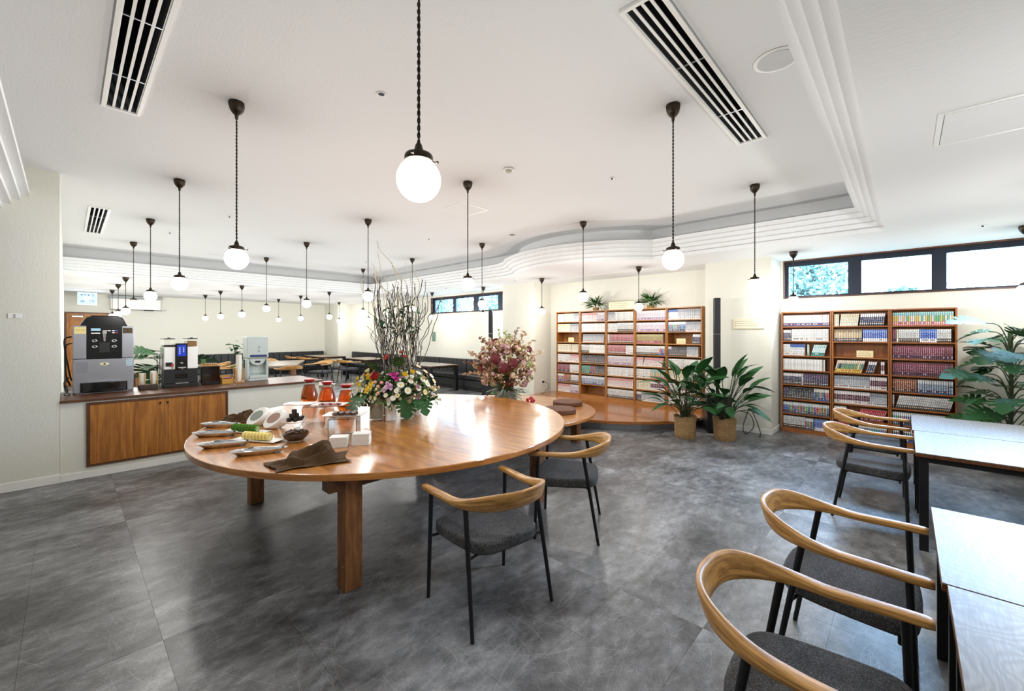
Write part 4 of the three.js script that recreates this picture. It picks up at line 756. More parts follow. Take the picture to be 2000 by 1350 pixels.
// monsteras
function monstera(label, x, z, n, h0, h1, reach, size, s) {
  seed = s;
  const t = thing('monstera_plant', label, 'plant', [x, 0, z]), stems = [];
  mesh('pot', [la([[0, 0.0], [0.15, 0.0], [0.17, 0.02], [0.2, 0.3], [0.205, 0.32], [0.185, 0.32], [0.18, 0.27], [0, 0.27]], 32)], M.black, t);
  const trunk = tb([[0, 0.27, 0], [0.02, (h0 + h1) / 2, 0.01], [0, h1, 0]], 0.02, 16, 8);
  for (let k = 0; k < n; k++) {
    const q = k / (n - 1), az = k * 2.4 + rr(-0.3, 0.3), y = h0 + (h1 - h0) * q, r = reach * (1 - 0.45 * q) * rr(0.55, 1), e = V(Math.sin(az) * r, y + rr(0.02, 0.12), Math.cos(az) * r);
    stems.push(tb([[0, y - 0.14, 0], [e.x * 0.5, e.y - 0.02, e.z * 0.5], e], 0.006, 10, 5));
    aim(mesh('leaf', MON[k % 2], M.leaf, t), e.x, e.y, e.z, az + rr(-0.4, 0.4), rr(-0.35, 0.35), rr(-0.4, 0.4), size * rr(0.8, 1.15));
  }
  mesh('stems', [trunk, ...stems], M.stem, t);
}
monstera('tall monstera in dark pot beside the right-hand bookcases', 7.48, 0.88, 48, 0.45, 1.62, 0.42, 0.31, 5);
monstera('monstera with glossy split leaves behind the counter and coffee maker', 1.02, -8.2, 13, 0.85, 1.3, 0.34, 0.42, 9);
{
  seed = 41;
  const t = thing('small_leaf_plant', 'small-leaved potted plant peeping out behind the water dispenser', 'plant', [2.12, 0, -8.35]), st = [];
  mesh('pot', [la([[0, 0], [0.13, 0], [0.16, 0.3], [0.145, 0.3], [0.14, 0.26], [0, 0.26]], 28)], M.black, t);
  for (let k = 0; k < 5; k++) { const a = k * 1.3; st.push(tb([[0, 0.26, 0], [0.05 * Math.cos(a), 0.8, 0.05 * Math.sin(a)], [0.2 * Math.cos(a), 1.25 + 0.05 * k, 0.2 * Math.sin(a)]], 0.007, 12, 5)); }
  mesh('stems', st, M.stem, t);
  for (let k = 0; k < 40; k++) { const a = rnd() * 6.28, r = rr(0.05, 0.25); aim(mesh('leaf', OVAL, M.leaf, t), r * Math.cos(a), rr(1.0, 1.45), r * Math.sin(a), rnd() * 6.28, rr(-0.4, 0.7), rr(-0.6, 0.6), rr(1.2, 1.9)); }
}
// greenery on top of the long bookcases
for (const [z, s, l] of [[-4.98, 61, 'bushy greenery on the bookcase top, outlet side of the notice'], [-3.72, 67, 'bushy greenery on the bookcase top, speaker side of the notice']]) {
  seed = s;
  const t = thing('table_greenery', l, 'plant', [8.0, 2.086, z]);
  mesh('pot', [la([[0, 0], [0.06, 0], [0.075, 0.07], [0.065, 0.07], [0, 0.06]], 20)], M.burlap, t);
  for (let k = 0; k < 90; k++) { const a = k * 2.4, el = rr(-0.05, 1.25), d = dirOf(a, el); const az = d.x > 0.1 ? -a : a; aim(mesh('leaf', SPEAR[k % 2], k % 3 ? M.leaf : M.leafLite, t), Math.sin(az) * Math.cos(el) * 0.05, 0.08 + 0.06 * Math.sin(el) + rr(0, 0.06), d.z * rr(0.06, 0.2), az, el, rr(-0.5, 0.5), rr(1.0, 1.45)); }
}
// ---- blooms ----
const petalSet = (list) => mg(list.map(([L, W, bend, az, el, r = 0, y = 0]) => { const o = aim(new THREE.Object3D(), Math.sin(az) * r, y, Math.cos(az) * r, az, el); o.updateMatrix(); return nrm(leafGeo(L, W, bend, 0.25, 4, 1.15)).clone().applyMatrix4(o.matrix); }));
const ROSE = petalSet([[0, 5, 1.25, 0.010, 0.020], [1, 6, 1.0, 0.016, 0.028], [2, 7, 0.6, 0.02, 0.034]].flatMap(([q, n, el, r, L]) => Array.from({ length: n }, (_, k) => [L, L * 1.15, -0.9, k / n * 6.283 + q * 0.5, el, r * 0.4, q * -0.003])));
const DAISY = petalSet(Array.from({ length: 15 }, (_, k) => [0.03, 0.011, 0.35, k / 15 * 6.283, 0.35, 0.006, 0])), HEART = sp(0.009, 0, 0.004, 0, 10).scale(1, 0.6, 1);
const ORCHID = petalSet([[0.05, 0.042, 0.4, 0, 0.5], [0.05, 0.042, 0.4, 2.1, 0.5], [0.05, 0.042, 0.4, 4.2, 0.5], [0.04, 0.036, -0.6, 1, 1.0], [0.04, 0.036, -0.6, 3.1, 1.0], [0.04, 0.036, -0.6, 5.2, 1.0]]);
seed = 77;
const PUFF = mg(Array.from({ length: 26 }, () => { const o = aim(new THREE.Object3D(), 0, 0, 0, rnd() * 6.28, rr(-0.1, 1.5)); o.updateMatrix(); return petalSet([0, 1, 2, 3].map((k) => [0.017, 0.016, 0.3, k * 1.571, 0.25, 0, 0.045])).applyMatrix4(o.matrix); }));
const BUD = mg([sp(0.02, 0, 0.012, 0, 10).scale(1, 0.95, 1), petalSet([[0.03, 0.03, -0.7, 0, 1.1], [0.03, 0.03, -0.7, 2.1, 1.1], [0.03, 0.03, -0.7, 4.2, 1.1]])]);
const PET = { red: petal(0.42, 0.012, 0.02), coral: petal(0.62, 0.09, 0.07), yellow: petal(0.85, 0.6, 0.05), pale: petal(0.86, 0.8, 0.42), white: petal(0.86, 0.85, 0.74), magenta: petal(0.52, 0.05, 0.3), lilac: petal(0.72, 0.42, 0.66), pink: petal(0.78, 0.36, 0.30), wine: petal(0.14, 0.008, 0.015), dusty: petal(0.48, 0.24, 0.27), tan: petal(0.52, 0.32, 0.16), cream: petal(0.76, 0.62, 0.42), green: petal(0.42, 0.48, 0.2), rose: petal(0.66, 0.42, 0.40), brown: petal(0.22, 0.11, 0.05) };
const RT = V(Math.cos(TURN), 0, Math.sin(TURN)), TOW = V(-Math.sin(TURN), 0, Math.cos(TURN));
function bloomAt(t, name, geo, mat, u, v, w, s, spread = 1) {
  const p = RT.clone().multiplyScalar(u).addScaledVector(TOW, w).add(V(0, v, 0)), n = p.clone().multiply(V(1, spread, 1)).normalize();
  const m = mesh(name, geo, mat, t); m.position.copy(p); m.quaternion.setFromUnitVectors(V(0, 1, 0), n); m.rotateY(rnd() * 6.28); m.scale.setScalar(s); return m;
}
const filler = (t, name, geo, mat, n, ru, rv, rw, s0, s1, low = -0.3) => { const gs = []; for (let k = 0; k < n; k++) { const a = rnd() * 6.283, el = rr(low, 1.5), q = rr(0.72, 1), d = dirOf(a, el), p = RT.clone().multiplyScalar(d.x * ru * q).addScaledVector(TOW, d.z * rw * q).add(V(0, d.y * rv * q, 0)), o = aim(new THREE.Object3D(), p.x, p.y, p.z, rnd() * 6.28, rr(-0.4, 1.2), rnd() * 3, rr(s0, s1)); o.updateMatrix(); gs.push(nrm(geo).clone().applyMatrix4(o.matrix)); } const m = mesh(name, gs, mat, t); m.userData.kind = 'stuff'; return m; };
// vases under the fresh bouquet
const BQ = [2.27, -3.72];
{
  seed = 91;
  for (const [x, z, kind, l] of [[2.085, -3.79, 0, 'glass vase of white grit under the bouquet, on the sweets side'], [2.16, -3.645, 1, 'faceted white ceramic vase between two glass vases'], [2.325, -3.625, 0, 'glass vase of white grit under the bouquet, toward the chairs'], [2.485, -3.70, 1, 'faceted white ceramic vase at the bench side of bouquet'], [2.27, -3.92, 0, 'glass vase of white grit at the back of bouquet']]) {
    const t = thing(kind ? 'ceramic_vase' : 'glass_vase', l, 'vase', [x, TT, z]);
    if (kind) mesh('vase', [toCreasedNormals(nrm(la([[0, 0], [0.05, 0], [0.053, 0.006], [0.058, 0.235], [0.052, 0.236], [0.047, 0.02], [0, 0.02]], 10)), 0.3)], M.whiteGloss, t);
    else {
      mesh('glass', [la([[0, 0], [0.066, 0], [0.068, 0.004], [0.068, 0.232], [0.0655, 0.232], [0.0655, 0.008], [0, 0.008]], 36)], M.glass, t);
      const g = Array.from({ length: 420 }, (_, k) => { const a = k * 2.39996, y = 0.014 + 0.205 * (k / 420); return new THREE.IcosahedronGeometry(rr(0.006, 0.0085), 0).translate(0.056 * Math.cos(a), y, 0.056 * Math.sin(a)); });
      const p = mesh('grit', [cy(0.054, 0.054, 0.212, 0, 0.01, 0, 24), ...g], hex(0xc9c6b4, 0.9), t); p.userData.kind = 'stuff';
    }
  }
}
// fresh bouquet with tall willow twigs
{
  seed = 131;
  const t = thing('flower_arrangement', 'big colourful bouquet with tall bare willow twigs on the round table', 'flowers', [BQ[0], TT + 0.20, BQ[1]]), px = (x, y) => [(x - 777) / 203, (772 - y) / 203];
  const B = (x, y, name, geo, mat, s = 1) => { const [u, v] = px(x, y), w = 0.24 * Math.sqrt(Math.max(0.05, 1 - (u / 0.46) ** 2 - (Math.max(0, v) / 0.34) ** 2)) + 0.02; return bloomAt(t, name, geo, PET[mat], u, v, w, s, 1.4); };
  for (const [x, y, m, s] of [[747, 728, 'red', 1.7], [802, 724, 'yellow', 1.15], [815, 719, 'yellow', 1.0], [729, 725, 'yellow', 0.95], [716, 743, 'yellow', 1.0], [705, 733, 'yellow', 0.9], [724, 718, 'pale', 1.1], [762, 689, 'coral', 0.95], [790, 681, 'coral', 0.9], [797, 689, 'coral', 0.8], [758, 693, 'coral', 0.8], [868 - 15, 750, 'pale', 0.9]]) B(x, y, 'rose', ROSE, m, s);
  for (const [x, y, m, s] of [[734, 752, 'yellow', 1.1], [740, 744, 'yellow', 1.05], [782, 725, 'magenta', 1.25], [788, 731, 'magenta', 0.9], [773, 741, 'lilac', 0.85], [778, 746, 'lilac', 0.8], [768, 750, 'lilac', 0.7]]) B(x, y, 'open_bloom', ORCHID, m, s);
  for (const [x, y] of [[755, 745], [761, 738], [756, 757], [748, 737]]) B(x, y, 'bud', BUD, 'pink', 0.9);
  for (const [x, y, s] of [[797, 741, 1.15], [811, 752, 1.1], [830, 748, 1.0], [836, 733, 1.0], [845, 741, 1.05], [850, 727, 0.9], [855, 737, 0.9], [826, 720, 0.95], [838, 718, 0.9], [710, 755, 1.0], [718, 735, 0.95], [700, 752, 0.9], [722, 752, 0.9], [695, 758, 0.8], [815, 735, 0.9], [790, 752, 0.8], [842, 756, 0.9], [858, 752, 0.8], [824, 708, 0.9], [770, 760, 0.7], [740, 765, 0.7]]) mesh('flower_eye', HEART, PET.yellow, B(x, y, 'daisy', DAISY, s > 1 ? 'white' : pick(['white', 'pale', 'cream']), s * 1.0));
  for (let k = 0; k < 34; k++) { const a = rr(2.0, 7.4) - 1.57, u = 0.42 * Math.cos(a), w = 0.25 * Math.sin(a); bloomAt(t, 'bloom', pick([ROSE, DAISY, ORCHID]), PET[pick(['white', 'pale', 'yellow', 'pink', 'red', 'white'])], u * rr(0.5, 1), rr(0.0, 0.26), -Math.abs(w) * rr(0.4, 1), rr(0.8, 1.15)); }
  for (let k = 0; k < 54; k++) { const u = rr(-0.43, 0.43), v = rr(-0.04, 0.27) * (1 - 0.5 * (u / 0.45) ** 2), w = 0.26 * Math.sqrt(Math.max(0.06, 1 - (u / 0.46) ** 2 - (Math.max(0, v) / 0.36) ** 2)); bloomAt(t, 'small_bloom', pick([ROSE, BUD, DAISY, ROSE]), PET[pick(u < -0.1 ? ['pale', 'yellow', 'white', 'pale'] : ['white', 'pale', 'cream', 'white', 'lilac'])], u, v, w, rr(0.5, 0.85), 1.4); }
  filler(t, 'green_filler', OVAL, M.leafLite, 420, 0.42, 0.26, 0.25, 0.45, 0.95, -0.35);
  filler(t, 'dark_filler', OVAL, M.leaf, 300, 0.40, 0.22, 0.24, 0.6, 1.1, -0.4);
  filler(t, 'tiny_white_flowers', petalSet([0, 1, 2, 3, 4].map((k) => [0.011, 0.008, 0.3, k * 1.257, 0.4])), PET.white, 240, 0.45, 0.29, 0.28, 0.8, 1.3, -0.25);
  mesh('stems', [cy(0.3, 0.05, 0.1, 0, -0.06, 0, 20).scale(0.8, 1, 0.6)], M.stem, t);
  for (const [x, y, u2, s, dn] of [[722, 762, -0.9, 0.26, -0.75], [808, 770, 0.25, 0.2, -0.8], [832, 768, 1.0, 0.19, -0.7], [745, 712, -0.4, 0.14, 0.9], [790, 705, 0.3, 0.13, 1.0]]) { const [u, v] = px(x, y), p = RT.clone().multiplyScalar(u).addScaledVector(TOW, 0.2), q = RT.clone().multiplyScalar(u2).add(TOW); aim(mesh('monstera_leaf', MON[0], M.leaf, t), p.x, v, p.z, Math.atan2(q.x, q.z), dn, 0, s); }
  const bark = hex(0x1c1a1d, 0.7), mid = hex(0x6b655e, 0.7), pale = hex(0xc8bda4, 0.7);
  const wig = (u0, v0, u1, v1, wob, n) => { const pts = []; for (let k = 0; k <= n; k++) { const q = k / n, e = q * q * 0.35 + q * 0.65; pts.push(RT.clone().multiplyScalar(u0 + (u1 - u0) * e + wob * (fbm(q, u0 * 3 + v1, 5, 5, 2, (u1 * 100 + 500) | 0) - 0.5) * Math.min(1, q * 3)).addScaledVector(TOW, rr(-0.03, 0.03) * q + wob * 0.6 * (fbm(q, v1 + 2, 5, 5, 2, 77) - 0.5)).add(V(0, v0 + (v1 - v0) * q, 0))); } return pts; };
  for (let k = 0; k < 56; k++) { const u0 = rr(-0.17, 0.17), u1 = u0 * 1.25 + rr(-0.1, 0.1), top = rr(0.75, 1.25), tw = wig(u0, 0.02, u1, top, 0.13, 12), m = mesh('twig', [tb(tw, rr(0.0026, 0.0046), 22, 5), tb([tw[7], tw[8].clone().add(RT.clone().multiplyScalar(rr(-0.06, 0.06))), tw[9].clone().add(RT.clone().multiplyScalar(rr(-0.12, 0.12))).add(V(0, 0.04, 0))], 0.0025, 8, 4)], k % 7 < 5 ? bark : k % 7 === 5 ? mid : pale, t); const off = rr(-0.1, 0.1); m.position.set(TOW.x * off, 0, TOW.z * off); }
  for (const [u0, u1, v1] of [[0.02, -0.13, 1.55], [0.05, -0.1, 1.56], [-0.05, -0.2, 1.36], [-0.02, -0.26, 1.3], [0.0, -0.02, 1.36], [0.06, 0.06, 1.32], [0.1, 0.2, 1.3], [0.12, 0.15, 1.36], [-0.08, -0.32, 1.2]]) mesh('willow_twig', [tb(wig(u0, 0.1, u1, v1, 0.3, 16), 0.0036, 40, 5)], pale, t);
  for (const [u0, u1, v1] of [[0.16, 0.42, 1.0], [0.18, 0.5, 0.98], [0.17, 0.38, 0.86], [0.14, 0.34, 1.05], [0.15, 0.28, 0.95]]) mesh('willow_twig', [tb(wig(u0, 0.1, u1, v1, 0.16, 14), 0.004, 30, 5)], mid, t);
  for (let k = 0; k < 46; k++) { const side = k % 3 === 0 ? 0.12 : -0.02, p = RT.clone().multiplyScalar(side + rr(-0.12, 0.1)).addScaledVector(TOW, rr(-0.08, 0.08)); aim(mesh('leaf', OVAL, M.leaf, t), p.x, rr(0.66, 0.92), p.z, rnd() * 6.28, rr(-0.7, 0.6), rr(-0.6, 0.6), rr(0.7, 1.05)); }
}
// dried bouquet on the low bench
{
  seed = 171;
  const v = thing('stone_vase', 'round grey stone vase on the low bench', 'vase', [4.64, 0.44, -4.5]);
  mesh('vase', [la([[0, 0], [0.1, 0], [0.15, 0.06], [0.175, 0.14], [0.165, 0.22], [0.14, 0.27], [0.13, 0.27], [0.12, 0.2], [0, 0.18]], 36)], std({ map: ptex(256, 256, (u, w) => mix3([92, 88, 80], [140, 136, 126], fbm(u, w, 12, 12, 4, 8))), roughness: 0.9 }), v);
  const t = thing('dried_bouquet', 'large bouquet of dried wine-red, cream and dusky pink flowers', 'flowers', [4.64, 1.1, -4.5]);
  const D = (n, geo, name, mats, s0, s1, ru = 0.46, rv = 0.42) => { for (let k = 0; k < n; k++) { const a = k * 2.4 + rr(-0.2, 0.2), el = rr(-0.85, 1.15), d = dirOf(a, el), q = rr(0.82, 1); bloomAt(t, name, geo, PET[pick(mats)], d.x * ru * q, d.y * rv * q, d.z * 0.4 * q, rr(s0, s1)); } };
  D(13, PUFF, 'hydrangea', ['wine', 'wine', 'dusty'], 1.2, 1.6); D(18, PUFF, 'hydrangea', ['dusty', 'rose', 'cream', 'green'], 0.95, 1.4); D(96, ROSE, 'dried_rose', ['cream', 'tan', 'rose', 'cream', 'rose'], 0.9, 1.4); D(60, BUD, 'dried_bud', ['tan', 'cream', 'rose', 'dusty', 'cream'], 0.9, 1.5); D(26, DAISY, 'dried_daisy', ['cream', 'rose', 'green'], 1.0, 1.5);
  for (const [u, w] of [[-0.02, -0.02], [0.12, 0.05], [-0.14, 0.12]]) bloomAt(t, 'wine_bloom', PUFF, PET.wine, u, w, 0.4, 1.75);
  bloomAt(t, 'red_bloom', PUFF, PET.red, 0.36, -0.5, 0.3, 1.7);
  filler(t, 'inner_leaves', OVAL, PET.brown, 240, 0.3, 0.3, 0.3, 0.9, 1.5, -1.2); filler(t, 'dried_leaves', OVAL, PET.tan, 420, 0.48, 0.44, 0.42, 0.35, 0.75, -0.9); filler(t, 'brown_leaves', OVAL, PET.brown, 260, 0.42, 0.38, 0.38, 0.5, 0.9, -0.9); filler(t, 'cream_petals', OVAL, PET.cream, 300, 0.5, 0.46, 0.44, 0.4, 0.8, -0.8);
  for (const [u1, v1, w, mat] of [[-0.55, 0.2, 0.1, 'tan'], [-0.62, 0.05, 0.15, 'brown'], [-0.38, 0.42, 0.05, 'brown'], [0.0, 0.5, 0.0, 'green'], [0.08, 0.46, 0.1, 'green'], [0.3, 0.5, 0.05, 'tan'], [0.42, 0.38, 0.1, 'cream'], [0.55, 0.2, 0.1, 'cream'], [-0.6, -0.12, 0.2, 'tan'], [0.18, 0.55, -0.1, 'brown'], [-0.1, 0.52, -0.1, 'green']]) {
    const gs = [], a = V(0, -0.1, 0), b = RT.clone().multiplyScalar(u1).addScaledVector(TOW, w).add(V(0, v1, 0));
    for (let k = 0; k < 26; k++) { const q = 0.45 + 0.6 * k / 26, o = aim(new THREE.Object3D(), ...a.clone().lerp(b, q).toArray(), rnd() * 6.28, rr(-0.2, 1), rnd() * 2, rr(0.5, 0.85)); o.updateMatrix(); gs.push(nrm(OVAL).clone().applyMatrix4(o.matrix)); }
    mesh('dried_spray', [tb([a, a.clone().lerp(b, 0.5).add(V(0, 0.03, 0)), b.clone().lerp(a, -0.03)], 0.004, 10, 4), ...gs], PET[mat], t);
  }
  mesh('stems', [cy(0.2, 0.09, 0.45, 0, -0.48, 0, 16)], M.stem, t);
  for (let k = 0; k < 60; k++) { const a = k * 2.4, r = rr(0.16, 0.36); aim(mesh('leaf', SPEAR[k % 2], k % 3 ? M.leafGrey : M.leafLite, t), Math.sin(a) * r * 0.6, rr(-0.48, -0.34), Math.cos(a) * r * 0.6, a, rr(-0.25, 0.6), rr(-0.6, 0.6), rr(0.9, 1.3)); }
}

// ---------- pendant lamps ----------
const GLOBE_R = 0.078;
M.globe = phy({ color: 0xffffff, roughness: 0.25, emissive: new THREE.Color(1.0, 0.97, 0.92), emissiveIntensity: 3.2 });
function pendant(label, ceil, low, twisted, group) {
  const t = thing('pendant_lamp', label, 'lamp', [0, ceil, 0], 0, group), g = low - ceil, top = g + GLOBE_R;
  const can = []; for (let k = 0; k < 7; k++) { const [r, y] = [[0.05, 0], [0.052, -0.012], [0.05, -0.03], [0.044, -0.055], [0.03, -0.078], [0.013, -0.095], [0.009, -0.125]][k], ring = []; for (let j = 0; j < 32; j++) { const a = j / 32 * 6.2832, q = r * (1 + (k > 0 && k < 5 ? 0.045 * Math.cos(a * 8) : 0)); ring.push(V(q * Math.cos(a), y - 0.0005, q * Math.sin(a))); } can.push(ring); }
  mesh('canopy', [loft(can)], M.bronze, t);
  const y0 = top + 0.05, L = -0.12 - y0, n = twisted ? Math.round(L / 0.026) * 6 : 1;
  if (twisted) mesh('cord', [0, Math.PI].map((ph) => { const pts = []; for (let k = 0; k <= n; k++) { const a = k / 6 * Math.PI + ph; pts.push(V(0.0032 * Math.cos(a), y0 + L * k / n, 0.0032 * Math.sin(a))); } return tb(pts, 0.0033, n * 2, 5); }), M.bronze, t);
  else mesh('rod', [cy(0.0055, 0.0055, L, 0, y0, 0, 8)], M.bronze, t);
  const h = mesh('gallery', [la([[0.006, top + 0.055], [0.012, top + 0.045], [0.018, top + 0.022], [0.046, top + 0.012], [0.05, top + 0.004], [0.05, top - 0.012], [0.047, top - 0.012], [0.045, top + 0.006], [0.004, top + 0.014]], 28)], M.bronze, t);
  for (let k = 0; k < 3; k++) { const a = k * 2.094 + 0.4; mesh('thumb_screw', [bar([0.048 * Math.cos(a), top - 0.006, 0.048 * Math.sin(a)], [0.066 * Math.cos(a), top - 0.006, 0.066 * Math.sin(a)], 0.0025), sp(0.006, 0.067 * Math.cos(a), top - 0.006, 0.067 * Math.sin(a), 8)], M.bronze, h); }
  mesh('globe', [sp(GLOBE_R, 0, g, 0, 40)], M.globe, t).userData.label = 'frosted white glowing glass globe';
  const l = new THREE.PointLight(LAMP_TINT, LAMP_CD); l.position.y = g; l.castShadow = true; l.shadow.radius = 2.6; l.name = 'globe_light'; t.add(l);
  return t;
}
{
  const A = 'white globe lamp on twisted cord from raised ceiling', B = 'white globe lamp on slim rod from the low soffit';
  const hi = pendant('white globe pendant lamp on long twisted cord under the raised ceiling', HI, 2.145, true, A), lo = pendant('white globe pendant lamp on slim rod under the low soffit', LO, 2.06, false, B);
  const up = []; for (const x of [0.86, 3.1, 5.42]) for (const z of [-1.265, -3.6, -5.88, -8.23, -10.55]) up.push([x, z]);
  const hl = ['over open floor before the round table', 'above the steel trays at the table rim', 'between the round table and the counter', 'first behind the counter along the partition', 'second behind the counter along the partition', 'beside the long vent and round ceiling speaker', 'above the round table by the smoke detector', 'beyond the round table toward the water dispenser', 'behind the bouquet, first past the counter end', 'behind the bouquet, by the far slot diffuser', 'beside the cornice corner at the long window', 'in front of the rounded cornice bay', 'where the rounded bay meets straight cornice', 'across from the small strip window', 'in the far corner of the raised ceiling'];
  up.forEach(([x, z], k) => { const l = 'globe pendant on twisted cord ' + hl[k]; if (k) dup(hi, [x, HI, z], 0, l); else { hi.position.set(x, HI, z); hi.userData.label = l; } });
  const ll = ['before the hanging sign, first of three along the partition', 'before the hanging sign, middle of three', 'before the hanging sign, nearest the door', 'nearest the far wall in the row behind the screen', 'middle of the row above the first far sofa', 'over the tables behind the coffee maker', 'nearest far wall above the middle sofas', 'above the long oak table', 'next to the far cornice above the long oak table', 'in front of the corner column', 'over the side wall sofas', 'at far jamb of small strip window', 'at near end of the small strip window', 'over the platform beside the outlet column', 'over the platform before the bookcase notice', 'in front of the long window end jamb', 'before the long window farther along', 'over the oak tables near the long window', 'over the oak tables farthest from the windows'];
  const lb = 'globe pendant on slim rod ';
  [[0.87, -12.2], [0.87, -14.1], [0.87, -16.1], [3.0, -16.1], [3.0, -14.2], [3.03, -12.2], [5.15, -16.2], [5.15, -14.15], [5.25, -12.25], [7.28, -16.1], [7.35, -13.9], [7.4, -10.2], [7.42, -8.0], [7.12, -5.8], [7.05, -3.5], [7.3, -1.2], [7.3, 0.97], [5.15, 1.0], [3.0, 1.0]].forEach(([x, z], k) => { if (k) dup(lo, [x, LO, z], 0, lb + ll[k]); else { lo.position.set(x, LO, z); lo.userData.label = lb + ll[0]; } });
}
// ---------- ceiling fittings ----------
// sheet metal duct open at the bottom
const ductBox = (t, w, d, h) => mesh('duct', [bx(w, h, 0.004, 0, h / 2, d / 2 - 0.002), bx(w, h, 0.004, 0, h / 2, -d / 2 + 0.002), bx(0.004, h, d - 0.008, w / 2 - 0.002, h / 2, 0), bx(0.004, h, d - 0.008, -w / 2 + 0.002, h / 2, 0), bx(w, 0.004, d, 0, h + 0.002, 0)], M.duct, t);
function slotVent(label, x0, x1, z0, z1, alongX, yc) {
  const t = thing('ceiling_vent', label, 'air vent', [(x0 + x1) / 2, yc, (z0 + z1) / 2], alongX ? 0 : Math.PI / 2), L = alongX ? x1 - x0 : z1 - z0, W = alongX ? z1 - z0 : x1 - x0, f = 0.022, n = 4, p = (W - 2 * f) / n;
  mesh('frame', [bx(L, 0.014, f, 0, -0.007, W / 2 - f / 2), bx(L, 0.014, f, 0, -0.007, -W / 2 + f / 2), bx(f, 0.014, W - 2 * f, L / 2 - f / 2, -0.007, 0), bx(f, 0.014, W - 2 * f, -L / 2 + f / 2, -0.007, 0)], M.trim, t);
  ductBox(t, L - 2 * f - 0.002, W - 2 * f - 0.002, 0.7);
  for (let k = 0; k <= n; k++) mesh('louver', [bx(L - 2 * f, 0.006, k % n ? p * 0.34 : p * 0.15, 0, -0.0045, -W / 2 + f + p * k + (k ? (k === n ? -p * 0.075 : 0) : p * 0.075))], M.trim, t);
  for (const q of [-0.18, 0.2]) mesh('divider', [bx(0.012, 0.006, W - 2 * f - 0.002, L * q, -0.004, 0)], M.steel, t);
}
slotVent('long slotted air vent beside the round ceiling speaker', 2.0, 4.15, -1.105, -0.875, true, HI);
slotVent('long slotted air vent above the partition end of the sweets table', 0.175, 0.395, -4.36, -2.4, false, HI);
slotVent('slotted air vent over the coffee machines', 0.2, 0.42, -10.05, -7.95, false, HI);
